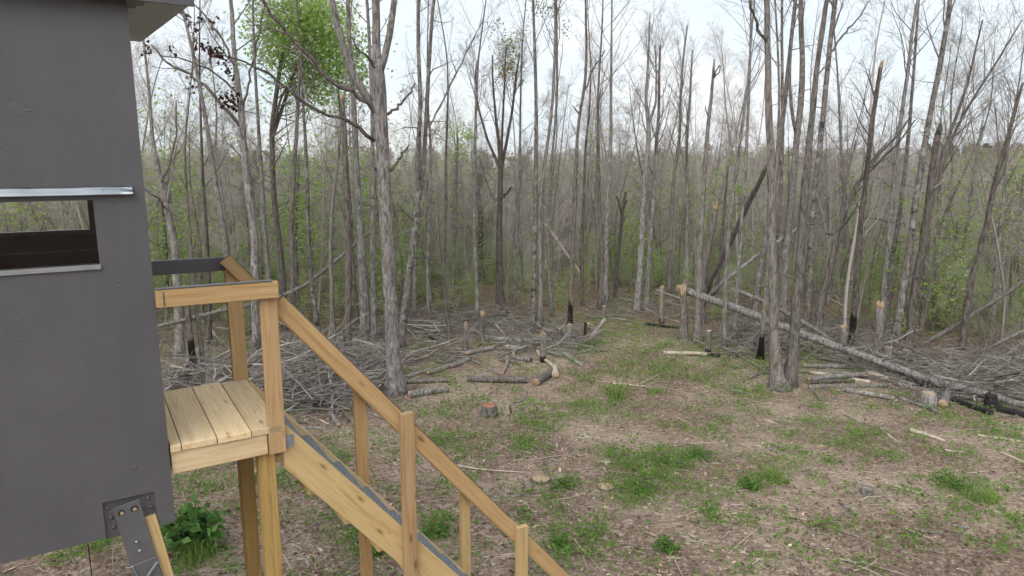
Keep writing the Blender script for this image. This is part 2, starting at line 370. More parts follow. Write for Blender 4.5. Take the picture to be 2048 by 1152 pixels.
# brown leaf floor under the trees
wood = mixc(t, 0.5, flm, (0.155, 0.098, 0.068))
c = mixc(t, sp.outputs[1], wood, c)
gn = mathn(t, 'MULTIPLY', sp.outputs[0], ramp(t, noise(t, v, 11, 4, 0.7), [(0.35, (0, 0, 0)), (0.6, (1, 1, 1))]))
c = mixc(t, mathn(t, 'MULTIPLY', mathn(t, 'SUBTRACT', gn, 0.3, True), 0.6), c, (0.11, 0.14, 0.05))
t.links.new(c, b.inputs['Base Color']); b.inputs['Roughness'].default_value = 0.95; b.inputs['Specular IOR Level'].default_value = 0.1
hh = mathn(t, 'ADD', mathn(t, 'MULTIPLY', s1.outputs[0], 0.5), mathn(t, 'ADD', fine, mathn(t, 'MULTIPLY', mid, 2.0)))
bump(t, b, hh, 0.8, 0.03)
go = bpy.data.objects.new('ground', mesh_np('ground', np.stack([X, Y, Z], -1), [Qg, Tg], m, True, colg)); link(go); go['kind'] = 'structure'
go['label'] = 'bare brown clearing strewn with wood chips falling away into the wooded valley'

# ------------------------------------------------------------------ cabin, deck and stairs: frame (u along the wall, v away from the viewer)
ANG = R_(31.7)
UU = np.array([math.cos(ANG), math.sin(ANG)]); VV = np.array([-math.sin(ANG), math.cos(ANG)])
def uv(u, v, z): return Vector((UU[0] * u + VV[0] * v, UU[1] * u + VV[1] * v, z))
class Frame:
    def __init__(s, name, u, v):
        s.u, s.v = u, v; s.e = empty(name, uv(u, v, 0), ANG)
    def L(s, p): return Vector((p[0] - s.u, p[1] - s.v, p[2]))
    def place(s, name, me, loc, mat=None, parent=None, rot=None):
        o = bpy.data.objects.new(name, me)
        if mat is not None: me.materials.append(mat)
        link(o, parent or s.e)
        Mx = Matrix.Translation(s.L(loc)) @ (rot.to_4x4() if rot is not None else Matrix.Identity(4))
        if parent is not None: Mx = parent.matrix_basis.inverted() @ Mx
        o.matrix_basis = Mx
        return o
    def box(s, name, p0, p1, mat, bev=0.003, parent=None):
        me = bpy.data.meshes.new(name); bm = bmesh.new(); bmesh.ops.create_cube(bm, size=1)
        d = Vector(p1) - Vector(p0)
        bmesh.ops.scale(bm, vec=d, verts=bm.verts)
        if bev: bmesh.ops.bevel(bm, geom=bm.edges[:], offset=bev, segments=1, affect='EDGES')
        bm.to_mesh(me); bm.free()
        return s.place(name, me, (Vector(p0) + Vector(p1)) / 2, mat, parent)
    def board(s, name, p0, p1, w, th, mat, side=(0, 1, 0), bev=0.003, parent=None):
        """board from p0 to p1 along local x; thickness th along side, width w across"""
        p0 = Vector(p0); p1 = Vector(p1); x = (p1 - p0); Ln = x.length; x.normalize()
        y = Vector(side); y = (y - x * y.dot(x)).normalized(); z = x.cross(y)
        me = bpy.data.meshes.new(name); bm = bmesh.new(); bmesh.ops.create_cube(bm, size=1)
        bmesh.ops.scale(bm, vec=(Ln, th, w), verts=bm.verts)
        if bev: bmesh.ops.bevel(bm, geom=bm.edges[:], offset=bev, segments=1, affect='EDGES')
        bm.to_mesh(me); bm.free()
        rot = Matrix((x, y, z)).transposed()
        return s.place(name, me, (p0 + p1) / 2, mat, parent, rot)
    def prism(s, name, pts, v0, v1, mat, parent=None, bev=0.002, slope=0.0):
        """outline in (u,z), extruded from v0 to v1"""
        me = bpy.data.meshes.new(name); bm = bmesh.new()
        c = np.mean(np.array(pts), axis=0)
        ca, sa = math.cos(slope), math.sin(slope)      # local x runs down the slope so that the grain follows it
        q_ = [((u - c[0]) * ca - (z - c[1]) * sa, (u - c[0]) * sa + (z - c[1]) * ca) for u, z in pts]
        A = [bm.verts.new((x_, 0, z_)) for x_, z_ in q_]; B = [bm.verts.new((x_, v1 - v0, z_)) for x_, z_ in q_]
        bm.faces.new(A); bm.faces.new(B[::-1]); n = len(pts)
        for i in range(n): bm.faces.new((A[(i + 1) % n], A[i], B[i], B[(i + 1) % n]))
        bmesh.ops.recalc_face_normals(bm, faces=bm.faces)
        if bev: bmesh.ops.bevel(bm, geom=bm.edges[:], offset=bev, segments=1, affect='EDGES')
        bm.to_mesh(me); bm.free()
        return s.place(name, me, (c[0], v0, c[1]), mat, parent, Matrix.Rotation(slope, 3, 'Y') if slope else None)
    def dome(s, name, p, r, mat, parent=None, flat=0.5, axis='v'):
        me = bpy.data.meshes.new(name); bm = bmesh.new(); bmesh.ops.create_uvsphere(bm, u_segments=8, v_segments=6, radius=r)
        bmesh.ops.scale(bm, vec=(1, flat, 1), verts=bm.verts); bm.to_mesh(me); bm.free()
        for q in me.polygons: q.use_smooth = True
        return s.place(name, me, p, mat, parent)

# painted plywood
m, t, b = nodemat('grey_paint')
v, _ = objvec(t, (1, 1, 1)); n_a = noise(t, v, 2.3, 4, 0.6); n_b = noise(t, v, 55, 3, 0.6)
c = ramp(t, n_a, [(0.3, (0.080, 0.076, 0.081)), (0.7, (0.098, 0.093, 0.099))])
vs_, _ = objvec(t, (9, 9, .5)); c = mixc(t, mathn(t, 'MULTIPLY', ramp(t, noise(t, vs_, 2.0, 4, .6), [(.45, (0, 0, 0)), (.75, (1, 1, 1))]), .10), c, (.155, .148, .15))
v5_, _ = objvec(t, (1, 1, 1)); c = mixc(t, mathn(t, 'MULTIPLY', ramp(t, noise(t, v5_, 38, 3, .7), [(.66, (0, 0, 0)), (.74, (1, 1, 1))]), .35), c, (.06, .056, .056))
t.links.new(c, b.inputs['Base Color']); b.inputs['Roughness'].default_value = 0.46; b.inputs['Specular IOR Level'].default_value = 0.45
vo = N(t, 'ShaderNodeTexVoronoi', Scale=5.5); t.links.new(v, vo.inputs['Vector'])
dent = ramp(t, vo.outputs['Distance'], [(0.0, (0, 0, 0)), (0.10, (1, 1, 1))])
big_n = noise(t, v, 7, 3)
bump(t, b, mathn(t, 'ADD', mathn(t, 'MULTIPLY', n_b, 0.12), mathn(t, 'ADD', mathn(t, 'MULTIPLY', dent, 0.35), mathn(t, 'MULTIPLY', big_n, 0.6))), 0.45, 0.010)
M['paint'] = m
m, t, b = nodemat('soffit_metal')
v, _ = objvec(t, (1, 1, 1)); n_a = noise(t, v, 4.0, 4, 0.5)
c = ramp(t, n_a, [(0.35, (0.37, 0.41, 0.415)), (0.7, (0.43, 0.465, 0.47))])
t.links.new(c, b.inputs['Base Color']); b.inputs['Roughness'].default_value = 0.42; b.inputs['Metallic'].default_value = 0.05
M['soffit'] = m
m, t, b = nodemat('window_glass')
o_ = t.nodes['Material Output']; tr = t.nodes.new('ShaderNodeBsdfTransparent'); gl = N(t, 'ShaderNodeBsdfGlossy', Roughness=0.03); lw = N(t, 'ShaderNodeFresnel', IOR=1.45); ms = t.nodes.new('ShaderNodeMixShader')
t.links.new(lw.outputs[0], ms.inputs[0]); t.links.new(tr.outputs[0], ms.inputs[1]); t.links.new(gl.outputs[0], ms.inputs[2]); t.links.new(ms.outputs[0], o_.inputs[0])
M['glass'] = m
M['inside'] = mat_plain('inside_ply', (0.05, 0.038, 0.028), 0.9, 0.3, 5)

H = Frame('hunting_cabin', -0.9, 4.9)
tag(H.e, 'dark grey painted cabin raised on legs with a long slot window', 'cabin')
U1, UL, V0, V1, ZB, WT = 0.255, -2.10, 3.70, 6.15, 2.385, 0.05
ZT0, ZT1 = 4.918, 5.06                       # shed roof: low at the near eave
nu0, nu1, nz0, nz1 = -0.057, 0.172, 2.36, 2.572     # notch for the leg bracket
wu0, wu1, wz0, wz1 = -1.75, 0.043, 3.735, 4.03
# near wall: one sheet with a window hole and a corner notch, built from strips
def wall_sheet(name, v0, v1, us, zs, holes, mat, zt_top=None, slant=None):
    """grid wall in (u,z) with holes, extruded v0..v1"""
    bm = bmesh.new(); vs = {}
    us = sorted(us); zs = sorted(zs)
    def vert(i, j, k):
        if (i, j, k) not in vs: vs[(i, j, k)] = bm.verts.new((us[i], (v0, v1)[k], zs[j]))
        return vs[(i, j, k)]
    full = lambda i, j: 0 <= i < len(us) - 1 and 0 <= j < len(zs) - 1 and not any(a <= (us[i] + us[i + 1]) / 2 <= b and c <= (zs[j] + zs[j + 1]) / 2 <= d for a, b, c, d in holes)
    for i in range(len(us) - 1):
        for j in range(len(zs) - 1):
            if not full(i, j): continue
            bm.faces.new([vert(i, j, 0), vert(i + 1, j, 0), vert(i + 1, j + 1, 0), vert(i, j + 1, 0)])
            bm.faces.new([vert(i, j, 1), vert(i, j + 1, 1), vert(i + 1, j + 1, 1), vert(i + 1, j, 1)])
            for (di, dj, e) in ((-1, 0, ((0, 0), (0, 1))), (1, 0, ((1, 1), (1, 0))), (0, -1, ((1, 0), (0, 0))), (0, 1, ((0, 1), (1, 1)))):
                if not full(i + di, j + dj):
                    (a, b_), (c_, d_) = e
                    bm.faces.new([vert(i + a, j + b_, 0), vert(i + c_, j + d_, 0), vert(i + c_, j + d_, 1), vert(i + a, j + b_, 1)])
    bmesh.ops.recalc_face_normals(bm, faces=bm.faces)
    for v_ in bm.verts: v_.co -= Vector((H.u, H.v, 0))
    me = bpy.data.meshes.new(name); bm.to_mesh(me); bm.free(); me.materials.append(mat)
    return link(bpy.data.objects.new(name, me), H.e)
nw = wall_sheet('wall', V0, V0 + WT, [UL, wu0, wu1, nu0, nu1, U1], [ZB, wz0, wz1, nz1, ZT0], [(wu0, wu1, wz0, wz1), (nu0, nu1, 0, nz1)], M['paint'])
fu0, fu1, fz0, fz1 = -1.75, 0.033, 3.69, 4.02
fw = wall_sheet('wall', V1 - WT, V1, [UL, fu0, fu1, U1], [ZB, fz0, fz1, ZT1], [(fu0, fu1, fz0, fz1)], M['paint'])
H.box('wall', (U1 - WT, V0 + WT + .002, ZB), (U1, V1 - WT - .002, ZT0 + 0.005), M['paint'], 0)
H.box('wall', (UL, V0 + WT + .002, ZB), (UL + WT, V1 - WT - .002, ZT0 + 0.005), M['paint'], 0)
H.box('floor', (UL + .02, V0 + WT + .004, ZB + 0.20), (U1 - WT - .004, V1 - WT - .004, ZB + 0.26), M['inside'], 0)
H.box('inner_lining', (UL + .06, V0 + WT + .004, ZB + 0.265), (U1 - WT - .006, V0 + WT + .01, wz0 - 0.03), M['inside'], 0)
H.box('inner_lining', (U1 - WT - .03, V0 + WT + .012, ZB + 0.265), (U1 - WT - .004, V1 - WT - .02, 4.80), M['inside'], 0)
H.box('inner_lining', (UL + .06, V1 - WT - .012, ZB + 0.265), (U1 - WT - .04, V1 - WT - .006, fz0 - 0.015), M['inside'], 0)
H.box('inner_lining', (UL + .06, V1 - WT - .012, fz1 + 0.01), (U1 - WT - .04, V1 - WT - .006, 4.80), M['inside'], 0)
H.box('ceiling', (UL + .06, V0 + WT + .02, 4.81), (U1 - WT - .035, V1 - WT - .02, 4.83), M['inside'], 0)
H.box('trim_strip', (UL + .2, V1 - WT - .03, 3.548), (U1 - WT - .05, V1 - WT - .014, 3.556), M['bare_wood'], 0.001)
g1 = H.box('window', (wu0, V0 + .030, wz0), (wu1, V0 + .034, wz1), M['glass'], 0)
g2 = H.box('window', (fu0, V1 - .030, fz0), (fu1, V1 - .026, fz1), M['glass'], 0)
H.box('window_sill', (wu0 - .02, V0 - .012, wz0 - .022), (wu1 + .004, V0 + .028, wz0 - .001), mat_plain('sill_grey', (0.25, 0.25, 0.25), .5), 0.002)
H.box('window_sill', (fu0, V1 - .024, fz0 + .0005), (fu1, V1 + .012, fz0 + .012), M['metal_dull'], 0.002)
# drip flashing: an angle of bright sheet, buckled where it is screwed
def flashing(name, u0, u1, z, mat):
    g = Geo(); us = np.linspace(u0, u1, 40); P = []
    for u in us:
        bk = 0.0012 * math.sin(u * 17) + 0.0008 * math.sin(u * 41) + (0.004 * math.exp(-((u - .085) / .04) ** 2))
        P.append([(u, V0 - .002, z + .021), (u, V0 - .010, z + .012 + bk), (u, V0 - .018, z - .004 + bk), (u, V0 - .030, z - .014), (u, V0 - .031, z - .020), (u, V0 - .012, z - .010), (u, V0 - .001, z + .004)])
    P = np.array(P) - np.array([H.u, H.v, 0]); k = P.shape[1]; idx = np.arange(len(us) * k).reshape(-1, k)
    a, b = idx[:-1], idx[1:]; Q = np.stack([a, np.roll(a, -1, 1), np.roll(b, -1, 1), b], -1).reshape(-1, 4)
    g.add(P, Q, [(idx[-1][0], idx[-1][j + 1], idx[-1][j]) for j in range(1, k - 1)])
    return g.obj(name, mat, H.e)
fl_ = flashing('drip_flashing', UL + .1, 0.205, 4.072, M['metal'])
H.dome('screw_head', (0.085, V0 - .016, 4.078), .004, M['metal_dull'], fl_)
H.prism('end_flashing', [(U1 + .001, 4.095), (U1 + .055, 4.052), (U1 + .055, 4.049), (U1 + .001, 4.055)], V0 + .35, V0 + 1.5, M['metal'])
for (u, z, r) in ((.222, 4.02, .005), (.12, 3.93, .004), (.03, 4.47, .004), (.20, 4.33, .004), (.225, 2.45, .004), (.232, 2.50, .004), (.155, 2.66, .006), (.19, 2.47, .006), (.238, 2.95, .003), (.24, 3.35, .003), (-.25, 4.25, .005), (-.02, 3.65, .004), (.244, 3.6, .003), (.246, 4.6, .003)):
    H.dome('screw_head', (u, V0 - .0002, z), r, M['paint'], None, .3)
for (u, z, w_, h_) in ((.11, 3.625, .016, .007), (-.16, 4.42, .02, .008), (-.2, 4.40, .014, .006), (.10, 2.72, .013, .013), (-.02, 3.30, .02, .005), (-.2, 3.05, .016, .006), (.06, 3.24, .014, .005), (-.28, 3.42, .018, .005)):
    o_ = H.dome('paint_blemish', (u, V0 + .0005, z), 1.0, M['paint'], None, .2); o_.scale = (w_, .010, h_)
H.box('ground_cable', (-.155, 4.30, -.05), (-.150, 4.305, 2.5), M['char'], 0)
# roof: sheet with folded near edge
ru0, ru1, rv0, rv1 = UL - .2, 0.518, 3.62, 6.42
def zr(v_): return 4.918 + (v_ - rv0) * 0.078
me = bpy.data.meshes.new('roof'); bm = bmesh.new()
for dz0, dz1 in ((0.0, 0.014),):
    A = [bm.verts.new((u - H.u, v_ - H.v, zr(v_) + dz)) for dz in (dz0, dz1) for (u, v_) in ((ru0, rv0), (ru1, rv0), (ru1, rv1), (ru0, rv1))]
    for f in ((3, 2, 1, 0), (4, 5, 6, 7), (0, 1, 5, 4), (1, 2, 6, 5), (2, 3, 7, 6), (3, 0, 4, 7)): bm.faces.new([A[i] for i in f])
bm.to_mesh(me); bm.free(); me.materials.append(M['soffit'])
rf = link(bpy.data.objects.new('roof', me), H.e)
H.box('roof_drip_edge', (ru0, rv0 - .012, zr(rv0) - .018), (ru1 + .002, rv0 - .001, zr(rv0) + .018), M['paint'], 0.002)
# overspray of wall paint on the underside
pp = [(.257, 3.63), (.30, 3.64), (.345, 3.66), (.352, 3.75), (.335, 3.80), (.340, 3.92), (.310, 3.95), (.318, 4.06), (.285, 4.10), (.290, 4.22), (.257, 4.30)]
me = bpy.data.meshes.new('paint_patch'); bm = bmesh.new(); A_ = [bm.verts.new((u - H.u, v_ - H.v, zr(v_) - .002)) for u, v_ in pp]; B_ = [bm.verts.new((u - H.u, v_ - H.v, zr(v_) - .0005)) for u, v_ in pp]
bm.faces.new(A_); bm.faces.new(B_[::-1])
for k in range(len(pp)): bm.faces.new((A_[k], B_[k], B_[(k + 1) % len(pp)], A_[(k + 1) % len(pp)]))
bmesh.ops.recalc_face_normals(bm, faces=bm.faces); bm.to_mesh(me); bm.free(); me.materials.append(M['paint']); link(bpy.data.objects.new('paint_patch', me), rf)
# leg bracket: recessed plate, channel and splayed leg
pl = H.box('bracket_plate', (nu0 + .002, V0 + .022, 2.37), (nu1 - .002, V0 + .030, nz1 - .002), M['paint'], 0.001)
for (u, z) in ((-.035, 2.53), (-.025, 2.475), (-.018, 2.425), (.142, 2.535), (.150, 2.485), (.152, 2.44)):
    H.dome('bolt', (u, V0 + .021, z), .011, M['paint'], pl, 0.7)
def leg_pt(z, du=0.0, dv=0.0): return (0.058 + (2.55 - z) * 0.153 + du, 3.735 - (2.55 - z) * 0.10 + dv, z)
H.board('leg', leg_pt(2.44, .050, .012), leg_pt(float(zt(*uv(*leg_pt(0))[:2])) - .02, .050, .012), .089, .089, M['lumber_yellow'], (1, 0, 0))
br = H.board('leg_bracket', leg_pt(2.55, -.012, -.054), leg_pt(2.245, -.012, -.054), .005, .118, M['paint'], (1, 0, 0), 0.002)
H.board('leg_bracket', leg_pt(2.50, -.068, -.004), leg_pt(2.245, -.068, -.004), .085, .005, M['paint'], (1, 0, 0), 0.001)
for z, du in ((2.35, -.005), (2.302, -.003)): H.dome('bolt', leg_pt(z, du - .012, -.062), .008, M['metal_dull'], br, .8)
for z, du in ((2.510, -.033), (2.517, .024)): H.dome('bolt_hole', leg_pt(z, du - .010, -.0575), .0165, M['char'], br, .18); 
for z, du in ((2.508, -.031), (2.514, .026)): H.dome('bolt_hole', leg_pt(z, du - .010, -.0585), .011, M['cut_orange'], br, .25)
H.board('leg_bracket', leg_pt(2.243, -.012, -.055), leg_pt(1.95, -.012, -.055), .012, .122, M['paint'], (1, 0, 0), 0.004)
H.board('leg_bracket', leg_pt(2.235, -.066, -.064), leg_pt(2.10, -.040, -.064), .006, .012, M['metal'], (1, 0, 0), 0.002)
H.board('leg_bracket', leg_pt(2.225, .048, -.066), leg_pt(2.13, -.045, -.066), .006, .014, M['metal'], (1, 0, 0), 0.002)
# the other three legs
for (u, v_, su, sv) in ((UL + .08, V0 + .06, -1, -1), (UL + .08, V1 - .06, -1, 1), (U1 - .10, V1 - .06, .03, 1)):
    e_ = uv(u + su * .6, v_ + sv * .38, 0)
    H.board('leg', (u, v_, ZB + .1), (u + su * .6, v_ + sv * .38, float(zt(e_.x, e_.y)) - .02), .089, .089, M['lumber_yellow'], (1, 0, 0))
    H.box('bracket_plate', (u - .07, v_ - .07, ZB - .01), (u + .07, v_ + .07, ZB + .15), M['paint'], .002)

# deck with stairs
D = Frame('deck_and_stairs', 0.85, 4.2)
tag(D.e, 'new yellow pine deck with handrails and steep stairs beside the grey cabin', 'staircase')
def gz(u, v_): p = uv(u, v_, 0); return float(zt(p.x, p.y))
ZD = 2.79
for k, (a, b_) in enumerate(((.262, .312), (.316, .482), (.486, .652), (.656, .815))):
    D.board('deck_board', ((a + b_) / 2, 3.700 + .004 * (k % 2), ZD - .018), ((a + b_) / 2, 4.665 + .006 * ((k * 7) % 3), ZD - .018), .036, b_ - a, M['lumber_pale'], (1, 0, 0), .003)
    for q in (.3, .7):
        for v_ in (3.735, 4.625): D.dome('nail', (a + (b_ - a) * q, v_, ZD + .0005), .0035, M['metal_dull'], None, .6)
D.board('rim_joist', (.262, 3.735, ZD - .036 - .060), (.735, 3.735, ZD - .036 - .060), .118, .038, M['lumber_pale'], (0, 1, 0))
D.board('rim_joist', (.262, 4.63, ZD - .036 - .060), (.81, 4.63, ZD - .036 - .060), .118, .038, M['lumber_treated'], (0, 1, 0))
D.board('rim_joist', (.795, 3.79, ZD - .036 - .072), (.795, 4.60, ZD - .036 - .072), .140, .038, M['lumber_treated'], (1, 0, 0))
D.board('ledger', (.275, 3.78, ZD - .036 - .060), (.275, 4.60, ZD - .036 - .060), .118, .036, M['lumber_treated'], (1, 0, 0))
# guard posts, upper and lower
D.board('post', (.785, 3.722, 2.632), (.785, 3.722, 3.575), .089, .036, M['lumber_post'], (0, 1, 0))
D.board('post', (.783, 4.694, 2.66), (.783, 4.694, 3.52), .094, .036, M['lumber_orange'], (0, 1, 0))
D.board('post', (.735, 3.80, gz(.735, 3.80) - .05), (.735, 3.80, 2.632), .089, .089, M['lumber_treated'], (0, 1, 0))
D.board('post', (.755, 4.57, gz(.755, 4.57) - .05), (.755, 4.57, 2.632), .089, .089, M['lumber_treated'], (0, 1, 0))
# level rails
nr = D.board('rail', (.258, 3.684, 3.553), (.832, 3.684, 3.545), .088, .036, M['lumber_orange'], (0, 1, 0))
D.board('painted_edge', (.258, 3.684, 3.600), (.80, 3.684, 3.5935), .007, .040, M['paint'], (0, 1, 0), .001, nr)
D.board('painted_edge', (.292, 3.6648, 3.585), (.292, 3.6648, 3.515), .006, .0015, M['paint'], (0, 1, 0), 0, nr)
D.board('rail', (.258, 4.738, 3.560), (.790, 4.738, 3.556), .088, .036, M['paint'], (0, 1, 0))
# sloping rails
SL = 1.19
def rz(u, off=0.0): return 3.548 - SL * (u - .828) + off
for (v_, ua, ub, hw_) in ((3.760, .835, 2.80, .098), (4.655, .735, 2.83, .078)):
    r_ = D.board('handrail', (ua, v_, rz(ua) - hw_ * .777), (ub, v_, rz(ub) - hw_ * .777), hw_, .036, M['lumber_orange'], (0, 1, 0))
    D.board('painted_edge', (ua + .01, v_, rz(ua + .01) + .0015), (min(ub, 2.30), v_, rz(min(ub, 2.30)) + .0015), .005, .039, M['paint'], (0, 1, 0), .001, r_)
# stair posts
def stair_post(u, v_, w, mat):
    z0 = gz(u, v_) - .05; h = w / 2; zt_ = rz(u) + .02
    D.board('post', (u, v_, z0), (u, v_, zt_), w, .036, mat, (0, 1, 0))
stair_post(1.548, 3.722, .088, M['lumber_post']); stair_post(2.377, 3.722, .086, M['lumber_yellow'])
stair_post(1.60, 4.72, .092, M['lumber_orange']); stair_post(2.455, 4.72, .090, M['lumber_yellow'])
# stringers and treads
ST = 1.205
def stop(u): return 2.795 - ST * (u - .822)
u_end = .822 + (2.795 - 0.02) / ST
for v_, mt in ((3.745, M['lumber_yellow']), (4.600, M['lumber_pale'])):
    s0 = (.822, stop(.822) - .140); s1 = (u_end, stop(u_end) - .06)
    D.prism('stringer', [(.822, stop(.822)), (.822, stop(.822) - .275), (u_end - .20, -.03), (u_end + .03, -.03)], v_, v_ + .038, mt, slope=math.atan(ST))
hg = D.box('joist_hanger', (.822, 3.7385, 2.640), (.880, 3.743, 2.712), M['metal_dull'], .001)
for q in ((.842, 2.695), (.842, 2.675), (.842, 2.655), (.862, 2.69), (.862, 2.665)): D.dome('nail', (q[0], 3.738, q[1]), .003, M['metal'], hg)
D.box('joist_block', (.780, 3.815, 2.552), (.824, 3.86, 2.632), M['lumber_yellow'])
nt_ = 11; du = (u_end - .84) / (nt_ + .3)
for k in range(nt_):
    u = .905 + du * k; z = stop(u + .085) - .028
    if z < .12: break
    tr_ = D.board('tread', (u - .035, 3.786, z), (u - .035, 4.597, z), .038, .235, M['lumber_yellow'], (1, 0, 0))
    D.board('grip_strip', (u + .005, 3.790, z + .022), (u + .005, 4.593, z + .022), .005, .150, M['grit'], (1, 0, 0), .001, tr_)

# ------------------------------------------------------------------ trees
UP = np.array([0, 0, 1.0])
def resample(P, R, n):
    P = np.asarray(P, float); R = np.asarray(R, float)
    d = np.concatenate([[0], np.cumsum(np.linalg.norm(np.diff(P, axis=0), axis=1))])
    q = np.linspace(0, d[-1], n)
    # smooth the polyline a little
    out = np.stack([np.interp(q, d, P[:, i]) for i in range(3)], -1)
    rr_ = np.interp(q, d, R)
    sm = out.copy(); sm[1:-1] = 0.25 * out[:-2] + 0.5 * out[1:-1] + 0.25 * out[2:]
    return sm, rr_
def grow(rng, P, R, n, t0, t1, ang, L, k, rr_, up=0.1, jit=0.12, prof=0.5, rmin=0.0025, tap=0.25, bias=None):
    """n children on each of the m polylines P (m,kp,3)"""
    m, kp, _ = P.shape
    tt = t0 + (t1 - t0) * (np.arange(n)[None] + rng.uniform(0, 1, (m, n))) / n
    f = tt * (kp - 1); i = np.minimum(f.astype(int), kp - 2); w = (f - i)[..., None]
    ar = np.arange(m)[:, None]
    A, B = P[ar, i], P[ar, i + 1]
    pos = A + (B - A) * w; tan = unit(B - A)
    rad = R[ar, i] * (1 - w[..., 0]) + R[ar, i + 1] * w[..., 0]
    pr = rng.normal(size=(m, n, 3))
    if bias is not None: pr = pr + bias
    pr = unit(pr - tan * np.sum(pr * tan, -1, keepdims=True))
    a = np.radians(ang) * rng.uniform(0.7, 1.3, (m, n, 1))
    d = np.cos(a) * tan + np.sin(a) * pr
    Lm = (np.asarray(L, float).reshape(-1, 1) if np.ndim(L) else L) * rng.uniform(0.6, 1.25, (m, n)) * (1 - prof * (tt - t0) / max(1e-6, t1 - t0))
    st = (Lm / (k - 1))[..., None]
    pts = [pos]
    for j in range(1, k):
        d = unit(d + up * UP + jit * rng.normal(size=d.shape)); pts.append(pts[-1] + d * st)
    C = np.stack(pts, 2).reshape(m * n, k, 3)
    r0 = np.maximum(np.minimum(rad * rr_, Lm * 0.022), rmin).reshape(-1, 1)
    RR = np.maximum(r0 * np.linspace(1, tap, k)[None], rmin * 0.6)
    return C, RR, Lm.reshape(-1)
def twigs(rng, g, P, R, spec, leaves=None):
    """levels of branches onto Geo g; returns the last level"""
    lv = (P, R)
    for (n, t0, t1, ang, L, k, rr_, sides, up, jit, rmin) in spec:
        C, RR, Ls = grow(rng, lv[0], lv[1], n, t0, t1, ang, L, k, rr_, up, jit, rmin=rmin)
        g.tubes(C, RR, sides); lv = (C, RR)
    return lv
def leafset(rng, g, pts, size, cols, droop=0.2, spread=0.0, flat=0.45):
    """leaf-shaped faces (a kinked rhomb of two triangles) at pts"""
    n = len(pts)
    if spread: pts = pts + rng.normal(size=(n, 3)) * spread
    a = unit(rng.normal(size=(n, 3)) * np.array([1, 1, flat]) - droop * UP)
    s = unit(np.cross(a, rng.normal(size=(n, 3)) * np.array([flat, flat, 1]) if flat < .3 else rng.normal(size=(n, 3)))); nn = np.cross(a, s)
    sz = size * rng.uniform(0.55, 1.25, (n, 1))
    V = np.stack([pts, pts + a * sz * .5 + s * sz * .34 + nn * sz * .08, pts + a * sz, pts + a * sz * .5 - s * sz * .34 + nn * sz * .08], 1)
    idx = np.arange(n * 4).reshape(n, 4)
    T = np.concatenate([idx[:, [0, 1, 2]], idx[:, [0, 2, 3]]])
    c = np.asarray(cols)[rng.integers(0, len(cols), n)] * rng.uniform(0.75, 1.2, (n, 1))
    g.add(V, None, T, np.repeat(c[:, None], 4, 1))
GREEN_B = [(0.31, 0.47, 0.09), (0.36, 0.52, 0.11), (0.27, 0.42, 0.075), (0.40, 0.55, 0.15)]
GREEN_L = [(0.36, 0.48, 0.13), (0.41, 0.51, 0.16), (0.32, 0.44, 0.11), (0.44, 0.53, 0.20)]
GREEN_M = [(0.37, 0.54, 0.14), (0.42, 0.58, 0.17), (0.31, 0.48, 0.11), (0.46, 0.61, 0.21)]
BUDS = [(0.30, 0.30, 0.10), (0.36, 0.33, 0.14), (0.25, 0.28, 0.09), (0.33, 0.24, 0.13)]

